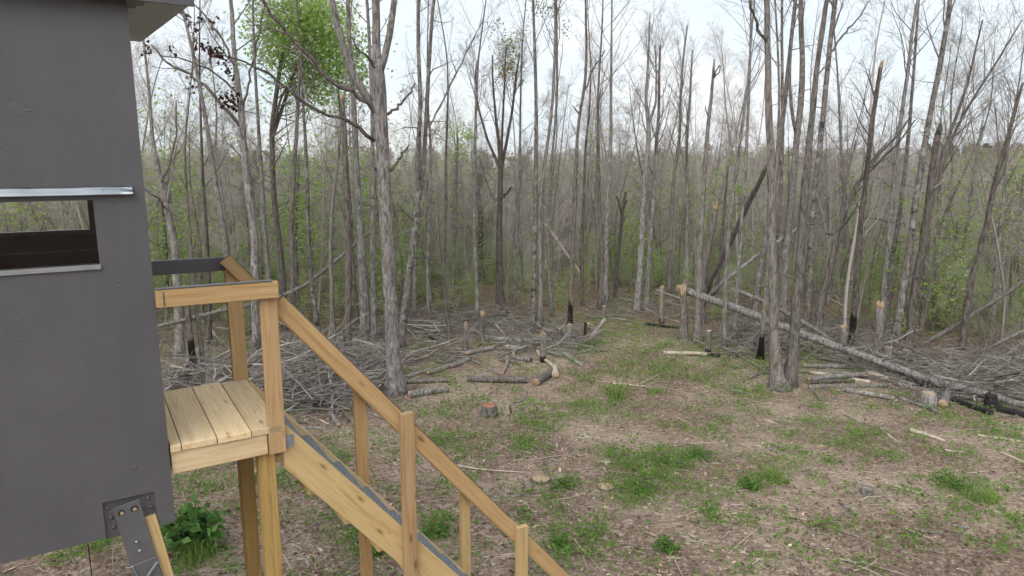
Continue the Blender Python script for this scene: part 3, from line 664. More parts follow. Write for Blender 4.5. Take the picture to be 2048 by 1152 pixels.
TREE_N = [0]
def fine_trunk(rng, P, R, n, sides, lump, flare=True, root=None):
    g = Geo(); Ps, Rs = resample(P, R, n)
    if flare:
        h = Ps[:, 2] - Ps[0, 2]; Rs = Rs * (1 + 0.55 * np.exp(-h / max(0.06, Rs[0] * 1.3)))
    Ps = Ps + rng.normal(size=Ps.shape) * (Rs * 0.07)[:, None] * np.array([1, 1, 0])
    g.tubes(Ps, Rs, sides, True, lump=lump, rng=rng)
    return g, Ps, Rs
def hero(path, bark, label, name='bare_tree', twig='twig', seed=0, H_=None, limbs=(), n1=14, c0=0.45, bl=None, levels=3, broken=None, ang=38, leaf=None, group=None, up=0.10, bias=None, cat='tree', depth=0.0, stems=(), near=False, wob=0.0, nofine=False):
    """a tree whose trunk follows a drawn path: base first, (x, y, width) in picture pixels, all in the upright plane at its own distance"""
    rng = np.random.default_rng(1000 + seed); TREE_N[0] += 1
    base = gp(path[0][0], path[0][1], 0.0)
    root = empty(name, base)
    def line(pts, off=0.0, doff=0.0):
        P = []; Rr = []
        for k, (x, y, w) in enumerate(pts):
            p = on_plane(x, y, base, off + doff * k / max(1, len(pts) - 1)); P.append(p - base); Rr.append(px_size(w, p) / 2)
        return np.array(P), np.array(Rr)
    P, Rr = line(path, 0, depth); P[0] = (0, 0, -0.12)
    if H_ and P[-1][2] < H_:                              # the stem goes on above the picture
        d = unit(P[-1] - P[-2]); need = H_ - P[-1][2]; k = 4
        for j in range(k):
            d = unit(d + 0.25 * UP + 0.08 * rng.normal(size=3)); P = np.vstack([P, P[-1] + d * need / k]); Rr = np.append(Rr, Rr[-1] * 0.72)
    g, Ps, Rs = fine_trunk(rng, P, Rr, 44 if near else 26, 18 if near else 9, 0.10 if near else 0.07)
    extra = []
    for st in stems:                                      # further leaders forking from the stem
        q, r_ = line(st, 0, rng.uniform(-.5, .5))
        if H_ and q[-1][2] < H_ and st[-1][1] <= 5:
            d = unit(q[-1] - q[-2]); need = H_ - q[-1][2]
            for j in range(3): d = unit(d + 0.2 * UP + 0.08 * rng.normal(size=3)); q = np.vstack([q, q[-1] + d * need / 3]); r_ = np.append(r_, r_[-1] * 0.7)
        qs, rs = resample(q, r_, 22); g.tubes(qs, rs, 12 if near else 8, True, lump=.07, rng=rng); extra.append((qs, rs))
    tr = g.obj('trunk', M[bark], root)
    cg = Geo(); has = False
    allp = [(Ps, Rs)] + extra
    for lm in limbs:
        q, r_ = line(lm, 0, rng.uniform(-1.2, 1.2)); q, r_ = resample(q, r_, 16)
        q[1:-1] += rng.normal(size=q[1:-1].shape) * (r_[1:-1] * 0.5)[:, None]
        lg_ = Geo(); lg_.tubes(q, r_ * .85, 8, True, lump=.14, rng=rng); lg_.obj('limb', M['bark_dark' if bark in ('bark_grey', 'bark_dark', 'bark_brown') else bark], root); has = True
        L = np.linalg.norm(q[-1] - q[0])
        sp_ = [(6, .35, 1, 45, L * .28, 5, .6, 4, .05, .14, .004)] + ([(5, .2, 1, 40, L * .13, 4, .6, 3, .05, .15, .003), (3, .2, 1, 40, L * .06, 3, .6, 3, .03, .15, .002)] if levels > 1 else [])
        if lm[0][2] > 4: twigs(rng, cg, q[None], r_[None] * .85, sp_)
    last = None
    if n1:
        for (q, r_) in allp:
            hh = q[-1][2] - 0.0; L1 = bl * .88 if bl else hh * 0.15
            spec = [(n1, c0, 0.98, ang, L1, 6, .36, 5, up, .10, .005), (4, .2, 1, 42, L1 * .45, 5, .6, 3, up, .13, .0035), (4, .2, 1, 42, L1 * .22, 3, .6, 3, up * .5, .14, .0024), (2 if not leaf else 3, .15, 1, 40, L1 * .13, 2, .6, 3, 0.05, .1, .0018)][:levels]
            last = twigs(rng, cg, q[None], r_[None], spec); has = True
            # a few dead lower stubs
            if not nofine:
                C, RR, _ = grow(rng, q[None], r_[None], 5, .12, c0, 70, L1 * .45, 5, .4, -.02, .16, rmin=.004); cg.tubes(C, RR, 4)
                C, RR, _ = grow(rng, C, RR, 3, .3, 1, 45, L1 * .2, 3, .6, 0, .15, rmin=.002); cg.tubes(C, RR, 3)
    if broken:
        # splintered top
        sg = Geo(); top = Ps[-1]; r_ = Rs[-1]; d = unit(Ps[-1] - Ps[-3]); nS = 7
        for j in range(nS):
            a = 2 * math.pi * j / nS; o_ = np.array([math.cos(a), math.sin(a), 0]) * r_ * .62
            Lh = r_ * rng.uniform(1.2, 4.5)
            sg.tubes(np.array([top + o_ - d * r_ * .6, top + o_ + d * Lh * .5, top + o_ * .8 + d * Lh]), np.array([r_ * .55, r_ * .38, r_ * .03]), 4, True)
        sg.obj('broken_top', M[broken], root)
    if has: cg.obj('crown', M[twig], root)
    if leaf and last is not None:
        lg = Geo(); col_, size, per, spr = leaf
        pts = np.repeat(last[0].reshape(-1, 3), per, 0); q3 = pts * (3.2 if len(pts) > 20000 else 5.0); keep = rng.uniform(size=len(pts)) < np.clip(.48 + .55 * (np.sin(q3[:, 0] + 1.3 * np.sin(q3[:, 2])) + np.sin(q3[:, 1] * 1.2 + q3[:, 2]) * .8 + .6 * np.sin(2.1 * q3[:, 2] - q3[:, 0])), .04, 1)
        leafset(rng, lg, pts[keep], size, col_, .25, spr); lg.obj('foliage', M['leaf'], root, smooth=False)
    tag(root, label, cat, group)
    return root

HT = []
# thick forked tree in the middle left
T1 = hero([(791,786,40),(789,762,33),(786,700,28),(783,628,27),(776,500,26),(770,400,26),(765,300,26),(759,200,28),(757,150,26),(753,115,17),(752,60,16),(752,0,15),(750,-60,14)], 'bark_grey',
  'thick forked grey trunk standing right behind the sloping handrail', seed=1, H_=13, near=True, twig='twig', n1=8, c0=.72, bl=2.2, levels=3,
  stems=[[(757,150,18),(763,128,16),(776,102,14),(780,60,13),(790,0,12),(795,-60,10)], [(752,225,14),(739,203,17),(708,156,16),(683,90,15),(663,0,13),(655,-60,12)]],
  limbs=[[(752,222,12),(725,194,11),(683,174,10),(635,139,9),(593,90,9),(558,45,8),(520,0,7),(500,-40,5)], [(750,282,10),(711,243,9),(677,238,8),(642,226,7),(593,194,7),(538,149,6),(499,125,5),(437,108,3)],
         [(762,232,8),(782,222,7),(802,208,6),(818,188,5),(830,167,4)], [(752,140,6),(735,112,5),(715,100,4),(704,74,3)], [(762,345,7),(752,338,5),(750,335,4)], [(772,350,7),(790,330,6),(806,305,5),(818,290,3)], [(768,440,7),(757,440,6),(756,412,4),(725,411,2.5)]], nofine=True)
hero([(800,698,20),(804,665,16),(815,573,14),(824,504,12),(832,446,12),(837,402,12),(834,355,10),(833,320,9),(844,179,8),(835,125,8),(837,0,7)], 'bark_lichen', 'black and white blotched twin trunk leaning just behind the thick forked tree', seed=2, H_=13, n1=10, c0=.6,
  stems=[[(838,400,9),(845,355,9),(850,292,8),(856,167,8),(862,62,7),(867,0,6)]], limbs=[[(856,255,5),(900,175,4.5),(937,96,3.5),(967,37,2.5)]])
hero([(362,715,20),(356,600,17),(354,512,15),(345,465,14),(334,419,13),(325,375,11),(311,325,9),(304,272,7),(301,231,6),(296,150,5)], 'bark_pale', 'pale trunk with rising white limbs right beside the cabin corner', seed=3, H_=11, twig='twig_pale', n1=14, c0=.3, ang=45, bl=1.7, levels=4,
  limbs=[[(338,405,8),(334,350,7),(338,322,6),(330,316,3)], [(334,420,7),(315,395,5),(296,385,3)], [(322,370,6),(340,320,5),(352,270,4),(352,200,3)]])
hero([(474,722,16),(462,600,13),(454,512,12),(447,460,11),(433,380,10),(425,320,9),(415,260,8),(405,200,8),(395,150,7),(380,80,6),(365,20,5),(352,-30,5)], 'bark_pale', 'slim pale trunk leaning towards the cabin roof behind the deck rail', seed=4, H_=12, n1=14, c0=.5, twig='twig_pale')
hero([(512,700,18),(510,512,17),(506,419,16),(492,375,15),(489,294,13),(483,250,13),(482,194,11),(472,149,10),(465,97,9),(467,35,8),(463,0,7)], 'bark_grey', 'forked tree with withered brown leaf bunches left of the bright green tree', seed=5, H_=13, n1=14, c0=.45, ang=50, bl=1.8, levels=4,
  limbs=[[(480,252,9),(434,198,8),(399,163,7),(375,146,6),(340,132,5),(302,90,3)], [(478,190,6),(455,165,5),(420,140,4.5),(365,118,3),(320,112,2)], [(486,215,6),(500,150,5),(520,60,4),(530,0,3)], [(470,130,6),(440,70,5),(410,30,4),(380,0,3)]])
hero([(545,705,12),(537,550,10),(530,480,10),(525,380,9),(519,300,8),(517,250,7),(513,200,6),(508,100,5),(505,0,4)], 'bark_pale', 'thin straight pale trunk right of the forked tree with brown leaf bunches', seed=6, H_=12, n1=12, c0=.5)
MAPLE = hero([(572,660,14),(560,500,12),(548,400,11),(542,270,10),(550,200,9),(566,100,8),(590,0,6),(600,-60,4)], 'bark_dark', 'bright green tree in fresh leaf behind the forked trunks', name='leafy_tree', seed=7, n1=24, c0=.32, bl=1.75, ang=60, levels=4, leaf=(GREEN_M, .09, 11, .34), up=.06,
  stems=[[(545,275,8),(570,200,7),(600,110,6),(622,20,5),(630,-60,3)], [(548,255,6),(560,200,5),(585,150,4),(625,110,3),(650,70,2)]])
hero([(694,698,18),(696,640,15),(697,555,14),(696,446,13),(692,350,12),(690,300,11),(686,215,9),(685,200,8)], 'bark_dark', 'dark dead snag with a pale splintered tip left of the thick forked tree', name='dead_snag', seed=8, n1=5, c0=.5, bl=.9, levels=2, broken='cut_tan')
hero([(731,678,22),(726,560,18),(722,480,16),(716,400,14),(712,300,12),(708,200,11),(700,100,9),(695,0,8)], 'bark_grey', 'straight grey trunk between the dark snag and the thick forked tree', seed=9, H_=13, n1=12, c0=.6)
hero([(747,683,12),(746,560,11),(745,450,10),(746,300,8),(742,150,7),(735,0,6)], 'bark_grey', 'slim grey trunk half hidden by the thick forked tree', seed=10, H_=12, n1=12, c0=.55)
hero([(716,652,10),(708,560,8),(704,480,7),(700,400,6),(690,300,5)], 'bark_dark', 'thin dark trunk close behind the dark snag', seed=11, H_=8, n1=10, c0=.5)
hero([(900,677,11),(892,610,8),(886,555,7),(890,482,6),(892,409,6),(892,300,5),(896,200,4)], 'bark_dark', 'thin dark crooked sapling rising from the slash beside a tall stump', seed=12, H_=9, n1=12, c0=.4)
hero([(955,645,11),(954,600,9),(952,537,8),(948,464,8),(949,380,7),(950,300,6),(952,200,5)], 'bark_pale', 'slender pale trunk left of the round-crowned tree', seed=13, H_=10, n1=14, c0=.5)
hero([(828,632,9),(829,560,8),(832,450,7),(840,300,6)], 'bark_pale', 'short-set pale trunk right behind the blotched twin trunk', seed=14, H_=10, n1=14, c0=.4)
hero([(858,630,8),(854,540,7),(858,450,7),(862,300,5)], 'bark_grey', 'slim grey trunk second behind the blotched twin trunk', seed=15, H_=10, n1=14, c0=.4)
hero([(1001,618,21),(1000,590,16),(1000,560,15),(998,480,13),(999,430,12),(1001,370,11),(1003,330,10),(998,290,7),(990,220,5),(985,160,4),(985,110,2.5)], 'bark_dark', 'dark trunk with a round crown of yellow-green buds above the slash', name='budding_tree', seed=16, n1=11, c0=.5, bl=1.5, ang=42, levels=4, up=.12, leaf=(BUDS, .06, 2, .08),
  stems=[[(1003,335,7),(1012,290,6),(1025,220,5),(1032,150,4),(1040,105,2.5)], [(1002,340,6),(975,280,5),(955,210,4),(950,150,3),(955,120,2)], [(1003,332,6),(1004,270,5),(1008,190,4),(1012,95,2.5)]], limbs=[[(998,402,6),(985,396,5),(972,362,4),(960,320,3)], [(1001,396,5),(1015,386,4),(1023,374,3)]], nofine=True)
hero([(1068,658,11),(1067,560,9),(1069,480,9),(1072,380,8),(1072,300,8),(1072,200,7),(1070,100,6),(1065,0,5)], 'bark_lichen', 'left stem of the budding pair right of the round-crowned tree', name='budding_tree', seed=17, H_=13, n1=16, c0=.5, bl=1.5, levels=4, leaf=(BUDS, .055, 2, .08), ang=35)
hero([(1081,658,12),(1082,560,9),(1078,450,9),(1082,380,8),(1090,320,7),(1103,240,6),(1108,150,6),(1112,60,5),(1110,0,5)], 'bark_brown', 'right stem of the budding pair, bending away from its neighbour', name='budding_tree', seed=18, H_=13, n1=16, c0=.5, bl=1.5, levels=4, leaf=(BUDS, .055, 2, .08), ang=35)
hero([(1106,634,8),(1098,560,7),(1097,450,6),(1100,350,6),(1108,280,5),(1115,180,5),(1113,60,4),(1113,0,4)], 'bark_pale', 'thin pale trunk just right of the budding pair', seed=19, H_=12, n1=14, c0=.5)
hero([(1140,648,10),(1142,560,9),(1147,480,9),(1151,390,8),(1153,300,7),(1157,225,6),(1170,190,6),(1174,100,5),(1170,0,4)], 'bark_burn', 'grey trunk with a burnt black foot and a kinked top', seed=20, H_=12, n1=12, c0=.62, limbs=[[(1157,226,4),(1150,218,3),(1145,211,2)], [(1160,215,4.2),(1180,150,4.1),(1210,100,2.5)]])
hero([(1197,620,11),(1205,560,9),(1204,490,8),(1198,400,7),(1197,300,6),(1195,200,5)], 'bark_dark', 'dark trunk with a crooked foot left of the path end', seed=21, H_=11, n1=14, c0=.45)
hero([(1210,606,16),(1212,560,10),(1212,500,9),(1215,400,8),(1222,280,7),(1222,150,5)], 'bark_grey', 'grey trunk with a swollen foot beside the path end', seed=22, H_=12, n1=14, c0=.5)
hero([(1165,612,7),(1163,500,7),(1168,400,6),(1170,300,5)], 'bark_dark', 'thin dark trunk right of the kinked burnt-foot tree', seed=23, H_=9, n1=12, c0=.4)
hero([(1228,596,8),(1238,490,7),(1247,410,6),(1252,384,5)], 'bark_dark', 'dark dead stem with a stubby fork behind the path', name='dead_snag', seed=24, n1=4, c0=.6, bl=.7, levels=1, limbs=[[(1243,430,4),(1236,400,3),(1232,392,2)], [(1246,420,4),(1255,400,3)]])
hero([(1273,624,15),(1275,600,13),(1282,499,12),(1289,371,10),(1297,280,9),(1299,242,8),(1290,210,7),(1295,150,5),(1298,80,3),(1300,25,2)], 'bark_grey', 'left trunk of the close pair at the path end with a flask-shaped crown', seed=25, n1=10, c0=.55, bl=1.7, levels=4, ang=36, up=.12, twig='twig_far', nofine=True, stems=[[(1299,244,6),(1312,205,5),(1313,150,4),(1310,90,2.5)]])
hero([(1292,618,14),(1293,600,11),(1298,499,10),(1309,371,8),(1313,280,7),(1318,230,6),(1318,150,5),(1320,90,3)], 'bark_grey', 'right trunk of the close pair at the path end', seed=26, n1=13, c0=.5, bl=1.6, levels=4, ang=36, up=.12)
hero([(1338,590,10),(1341,500,8),(1343,460,8),(1347,350,7),(1359,280,6),(1361,200,5),(1366,120,4),(1375,50,2.5)], 'bark_brown', 'tall brown tree with a narrow fan crown left of the bare pole snag', seed=27, n1=16, c0=.45, bl=1.6, levels=4, ang=34, up=.12)
hero([(1372,585,9),(1374,480,8),(1375,400,7),(1373,280,6),(1380,200,5),(1385,100,3)], 'bark_grey', 'slim grey tree close left of the bare pole snag', seed=28, n1=16, c0=.45, levels=4, ang=30)
hero([(1393,684,16),(1396,620,13),(1400,480,11),(1408,370,9),(1413,280,8),(1420,220,7),(1426,160,6),(1429,118,4)], 'bark_brown', 'tall bare pole snag with a small forked tip', name='dead_snag', seed=29, n1=4, c0=.6, bl=.6, levels=1, limbs=[[(1427,152,3.5),(1436,135,2.5),(1440,130,2)], [(1427,156,3.5),(1438,145,2.5),(1441,132,2)], [(1416,232,3),(1412,222,2),(1411,212,1.5)]])
hero([(1404,648,13),(1408,560,13),(1412,520,13),(1420,480,12),(1427,445,11),(1430,418,10)], 'bark_brown', 'broken trunk with a long orange splinter top', name='dead_snag', seed=30, n1=0, broken='cut_orange')
hero([(1449,696,10),(1450,600,8),(1455,480,8),(1465,400,7),(1475,320,7),(1485,250,6),(1495,180,5)], 'bark_grey', 'slim grey tree leaning right behind the fallen trunk', seed=31, H_=11, n1=14, c0=.5)
hero([(1467,684,9),(1475,560,8),(1483,450,7),(1490,350,7),(1495,250,6),(1500,150,5)], 'bark_grey', 'second slim grey tree behind the fallen trunk', seed=32, H_=11, n1=14, c0=.5)
hero([(1507,645,16),(1509,619,14),(1522,535,13),(1533,462,12),(1545,400,11),(1558,290,10),(1570,200,9),(1580,100,8),(1590,0,7)], 'bark_grey', 'leaning grey trunk crossing behind the twin-stemmed tree', seed=33, H_=13, n1=14, c0=.55)
hero([(1520,718,12),(1524,680,11),(1528,620,10),(1535,560,9),(1540,490,8),(1548,400,7),(1555,300,6),(1560,200,5)], 'bark_burn', 'pale slim trunk with a charred foot left of the twin-stemmed tree', seed=34, H_=12, n1=12, c0=.5)
hero([(1560,776,36),(1556,758,26),(1550,720,20),(1547,640,18),(1545,540,17),(1544,450,16),(1543,380,15),(1541,300,14),(1537,200,13),(1535,100,12),(1534,0,11)], 'bark_brown', 'left stem of the twin-stemmed brown tree at the clearing edge', seed=35, H_=14, near=True, n1=12, c0=.62, bl=2.2, limbs=[[(1536,88,8),(1522,66,7),(1508,30,6),(1498,0,5)]])
hero([(1577,772,30),(1581,755,24),(1587,692,21),(1597,572,18),(1604,462,16),(1611,371,15),(1618,280,13),(1625,240,12),(1634,120,10),(1655,0,9)], 'bark_brown', 'right stem of the twin-stemmed brown tree, leaning outward', seed=36, H_=14, near=True, n1=12, c0=.6, bl=2.2)
hero([(1562,655,18),(1566,600,16),(1573,500,15),(1580,430,14),(1586,370,13),(1593,280,12),(1597,240,12),(1607,150,11),(1603,80,10),(1600,0,9)], 'bark_pale', 'pale smooth trunk seen between the two brown stems', seed=37, H_=14, n1=14, c0=.5, stems=[[(1594,275,8),(1583,230,7),(1578,160,6),(1582,80,6),(1590,0,5)]])
hero([(1615,655,13),(1620,560,12),(1622,484,11),(1626,408,11),(1633,353,10),(1641,280,10),(1650,200,10),(1657,110,10),(1671,0,9)], 'bark_lichen', 'white-flecked trunk right of the twin-stemmed tree', seed=38, H_=14, n1=14, c0=.5, bl=2.0, limbs=[[(1660,105,6),(1685,70,5),(1715,40,4),(1740,0,3)]])
hero([(1550,600,9),(1556,480,8),(1560,380,8),(1566,280,7),(1564,150,6),(1564,0,5)], 'bark_lichen', 'lichen-grey trunk rising above the left brown stem', seed=39, H_=14, n1=14, c0=.5)
hero([(1636,668,18),(1638,640,16),(1642,600,15),(1657,553,14),(1668,499,13),(1675,455,12),(1690,422,10),(1708,378,9),(1730,342,7),(1760,305,6),(1795,272,5),(1816,240,3)], 'bark_brown', 'reddish brown trunk that bends right and rises in long limbs', seed=40, n1=9, c0=.45, bl=1.5, levels=4, ang=40,
  limbs=[[(1672,470,6),(1660,470,5),(1652,467,4)], [(1690,422,6),(1688,380,5),(1700,330,4),(1712,280,3)], [(1700,395,6),(1735,345,5),(1785,300,4.5),(1830,240,3)]])
hero([(1702,692,13),(1708,626,12),(1713,553,12),(1719,462,11),(1728,389,10),(1739,298,9),(1743,250,9),(1752,190,8),(1761,136,8)], 'bark_burn_dark', 'tall charred-foot trunk snapped off above the ridge line', name='dead_snag', seed=41, n1=12, c0=.5, bl=1.4, levels=3, broken='cut_tan')
hero([(1763,660,12),(1766,608,11),(1772,535,10),(1781,426,10),(1792,316,9),(1800,250,8),(1815,150,7),(1825,60,6),(1832,0,5)], 'bark_grey', 'grey trunk rising behind the tall cut stump on the slash', seed=42, H_=13, n1=16, c0=.45, bl=2.0, levels=4)
hero([(1786,694,19),(1790,670,16),(1803,601,14),(1816,499,13),(1830,426,12),(1839,353,12),(1850,280,11),(1867,194,10),(1881,125,10),(1892,69,9),(1902,0,9)], 'bark_lichen', 'tall spotted grey trunk leaning right over the slash', seed=43, H_=14, n1=18, c0=.45, bl=2.2, levels=4, bias=None)
hero([(1816,696,20),(1819,670,17),(1825,608,16),(1841,517,15),(1854,426,14),(1863,353,13),(1872,285,12),(1877,266,12)], 'bark_dark', 'dark leaning snag broken off level with the far ridge', name='dead_snag', seed=44, n1=8, c0=.5, bl=1.2, levels=2, broken='bark_dark')
hero([(1766,650,10),(1777,590,9),(1786,499,9),(1797,444,8),(1805,389,8),(1816,280,7),(1825,180,6),(1830,100,5),(1838,0,4)], 'bark_lichen', 'yellow-flecked slim trunk left of the tall spotted one', seed=45, H_=12, n1=16, c0=.5, levels=4)
hero([(1922,704,13),(1926,670,12),(1932,626,12),(1949,535,11),(1969,473,11),(1983,400,10),(2000,327,9),(2013,287,8),(2030,220,7),(2046,165,5)], 'bark_dark', 'dark slim trunk leaning to the picture edge over the brush', seed=46, n1=14, c0=.6, bl=1.5, levels=4)
hero([(1908,640,8),(1912,600,7),(1921,535,7),(1932,462,6),(1945,382,6),(1954,316,5),(1965,240,3)], 'bark_pale', 'thin white trunk left of the dark leaning one', seed=47, n1=14, c0=.5, levels=3)
hero([(1842,668,9),(1852,520,8),(1862,420,8),(1880,320,7),(1910,240,6),(1935,170,5),(1965,40,3)], 'bark_brown', 'slim brown tree whose limbs sweep up to the right', seed=48, n1=14, c0=.5, bl=2.0, levels=4, ang=38)
hero([(1868,660,9),(1872,500,8),(1880,360,7),(1905,270,6),(1950,190,5),(1990,130,4),(2044,40,2.5)], 'bark_brown', 'slim brown tree that bends far out to the right', seed=49, n1=14, c0=.5, bl=2.0, levels=4, ang=38)
hero([(408,742,11),(402,690,9),(395,640,8),(388,590,7),(384,520,6),(375,400,5),(368,300,4)], 'bark_dark', 'dark crooked sapling beside the cut dead stem left of the deck', seed=50, H_=8, n1=10, c0=.4)
hero([(388,748,15),(386,720,13),(380,660,12),(376,620,11),(375,606,11)], 'bark_burn_dark', 'cut dead stem with a black foot seen under the deck rail', name='dead_snag', seed=51, n1=0, broken='cut_tan')
hero([(640,690,12),(628,600,10),(618,520,9),(616,420,8),(612,300,7),(606,200,5)], 'bark_lichen', 'grey flecked trunk above the sloping handrail, left of the snag', seed=52, H_=11, n1=14, c0=.45)
hero([(668,690,10),(664,600,9),(660,500,8),(664,420,7),(672,350,6),(682,250,5)], 'bark_brown', 'slim brown trunk next left of the dark snag', seed=53, H_=10, n1=14, c0=.45)
hero([(590,680,12),(585,560,11),(582,450,10),(588,330,9),(596,220,7)], 'bark_brown', 'brown trunk under the bright green crown', seed=54, H_=10, n1=14, c0=.5)
hero([(420,690,8),(418,560,8),(412,450,7),(405,350,6)], 'bark_dark', 'thin dark trunk left of the slim pale leaning trunk', seed=55, H_=9, n1=14, c0=.4)
hero([(1700,640,9),(1698,520,8),(1690,420,7),(1684,330,6),(1680,250,5)], 'bark_brown', 'thin brown trunk behind the charred-foot snag', seed=56, H_=11, n1=16, c0=.4, levels=4)
hero([(1985,660,9),(1990,560,8),(2000,460,7),(2012,350,6),(2020,260,4)], 'bark_grey', 'slim grey trunk right of the dark leaning one', seed=57, H_=9, n1=16, c0=.4, levels=4)
hero([(1028,612,7),(1030,520,7),(1036,420,6),(1040,320,5)], 'bark_grey', 'thin grey trunk between the round-crowned tree and the budding pair', seed=58, H_=11, n1=16, c0=.45)
hero([(1430,600,8),(1440,520,7),(1446,450,6),(1452,380,5),(1456,330,3)], 'bark_dark', 'young green-leaved tree right of the orange splinter snag', name='leafy_tree', seed=59, n1=14, c0=.45, bl=1.1, ang=60, levels=3, leaf=(GREEN_B, .08, 2, .09), up=.02)
hero([(596,640,8),(594,560,7),(590,480,7),(592,420,6),(596,360,5),(598,310,3)], 'bark_dark', 'young bright green tree below the big green crown', name='leafy_tree', seed=80, n1=16, c0=.4, bl=1.0, ang=62, levels=3, leaf=(GREEN_M, .08, 3, .16), up=.02)
hero([(905,616,7),(908,500,6),(912,400,5),(914,320,4),(915,255,2.5)], 'bark_brown', 'slim tree with a small green leaf tuft left of the budding crown', name='leafy_tree', seed=81, n1=9, c0=.82, bl=.9, ang=66, levels=3, leaf=(GREEN_M, .075, 2, .12), up=.02)
hero([(330,660,8),(335,560,7),(330,470,6),(322,380,5),(318,320,3)], 'bark_dark', 'young green tree showing beside the cabin corner', name='leafy_tree', seed=82, n1=16, c0=.3, bl=1.1, ang=60, levels=3, leaf=(GREEN_B, .075, 2, .16), up=.02)
hero([(2046,650,9),(2040,560,8),(2038,480,7),(2042,410,5),(2046,350,3)], 'bark_brown', 'pale green leafing tree at the right picture edge', name='leafy_tree', seed=83, n1=18, c0=.3, bl=1.3, ang=58, levels=3, leaf=(GREEN_L, .08, 3, .2), up=.03)
hero([(1905,640,8),(1908,560,7),(1912,500,6),(1914,440,4)], 'bark_brown', 'light green young tree behind the thin white trunk', name='leafy_tree', seed=84, n1=14, c0=.4, bl=.9, ang=60, levels=3, leaf=(GREEN_L, .075, 2, .16), up=.03)
# withered leaf bunches hanging on the forked tree at the left
rngL = np.random.default_rng(5)
wl = [o for o in COL.objects if o.get('label', '').startswith('forked tree with withered')][0]
bs = np.array(wl.location); g = Geo()
for (x, y, n) in ((368,22,10),(378,45,14),(392,72,16),(386,60,8),(405,90,14),(418,98,20),(430,105,22),(440,112,22),(452,120,20),(440,96,12),(462,146,16),(464,150,10),(446,190,20),(455,200,24),(466,205,30),(472,198,18),(478,212,14),(426,48,8),(400,42,8),(376,160,8),(392,190,8),(343,100,8),(288,102,10),(297,95,8)):
    c_ = on_plane(x, y, bs, rngL.uniform(-.4, .4)) - bs
    leafset(rngL, g, c_ + rngL.normal(size=(n, 3)) * np.array([.045, .045, .085]), .10, [(0.06, 0.028, 0.018), (0.10, 0.045, 0.028), (0.045, 0.022, 0.016)], 1.2)
g.obj('withered_leaves', M['leaf'], wl, smooth=False)

# ------------------------------------------------------------------ wood behind: repeated bare trees
def proto(seed, h, r, n1, c0, bl, ang, up, levels=4, sides=8, rmin=1.0, lean=.04, twist=.1, near=True):
    rng = np.random.default_rng(seed); n = 14
    d = unit(UP + lean * rng.normal(size=3) * np.array([1, 1, 0])); P = [np.array([0, 0, -.25])]
    for j in range(n):
        d = unit(d + twist * .35 * rng.normal(size=3) * np.array([1, 1, 0]) + .05 * UP); P.append(P[-1] + d * (h + .25) / n)
    P = np.array(P); R = r * (1 - .85 * np.linspace(0, 1, len(P)) ** 1.1)
    tg, Ps, Rs = fine_trunk(rng, P, R, 22, sides, .06)
    cg = Geo()
    spec = [(n1, c0, .99, ang, bl * .9, 6, .36, 4, up, .11, .005 * rmin), (6, .15, 1, 42, bl * .42, 4, .6, 3, up, .14, .0035 * rmin), (5, .15, 1, 42, bl * .2, 3, .6, 3, up * .5, .15, .0026 * rmin), (3, .15, 1, 42, bl * .11, 2, .6, 3, .05, .1, .002 * rmin)][:levels]
    last = twigs(rng, cg, Ps[None], Rs[None], spec)
    C, RR, _ = grow(rng, Ps[None], Rs[None], 7, .06, c0, 72, bl * .5, 5, .35, -.01, .18, rmin=.003); cg.tubes(C, RR, 3)
    C, RR, _ = grow(rng, C, RR, 4, .2, 1, 45, bl * .22, 3, .6, 0, .16, rmin=.002); cg.tubes(C, RR, 3)
    return tg, cg, last
kinds = []
for k in range(12):
    rg = np.random.default_rng(300 + k)
    h = [14, 10, 12, 8.5, 11, 7, 10.5, 6.5, 13, 7.5, 9, 6][k]; r = [.115, .075, .105, .06, .09, .045, .085, .042, .11, .055, .07, .04][k]
    tg, cg, _ = proto(400 + k, h, r, 18 + k % 4 * 3, [.45, .35, .5, .3, .4, .25][k % 6], h * [.17, .2, .15, .22, .18, .2][k % 6], [36, 44, 30, 48, 38, 50][k % 6], [.12, .06, .15, .04, .1, .08][k % 6], lean=.03 + .05 * (k % 3 == 0), twist=.12 + .1 * (k % 4 == 1))
    bk = ['bark_grey', 'bark_brown', 'bark_pale', 'bark_dark', 'bark_lichen', 'bark_brown', 'bark_grey', 'bark_dark', 'bark_grey', 'bark_pale', 'bark_lichen', 'bark_brown'][k]
    tw = ['twig_far', 'twig_far', 'twig_pale', 'twig', 'twig_pale', 'twig_far'][k % 6]
    kinds.append((tg.mesh('trunk', M[bk]), cg.mesh('crown', M[tw])))
rng = np.random.default_rng(77)
taken = [(float(o.location.x), float(o.location.y)) for o in COL.objects if o.get('category') == 'tree']
def zone_label(x, y):
    az = math.degrees(math.atan2(x, y)); d = math.hypot(x, y)
    names = ['beside the grey cabin', 'left of the bright green tree', 'behind the thick forked tree', 'behind the round-crowned budding tree', 'behind the pair at the path end', 'behind the fallen trunk', 'behind the twin-stemmed brown tree', 'behind the brush at the right']
    edges = [-25, -17, -6.5, 2.5, 11, 18.5, 26]
    i = sum(az > e for e in edges)
    return 'slim bare tree in the %s %s' % ('first rows' if d < 29 else ('middle rows' if d < 38 else 'dim depth'), names[i])
placed = 0; tries = 0
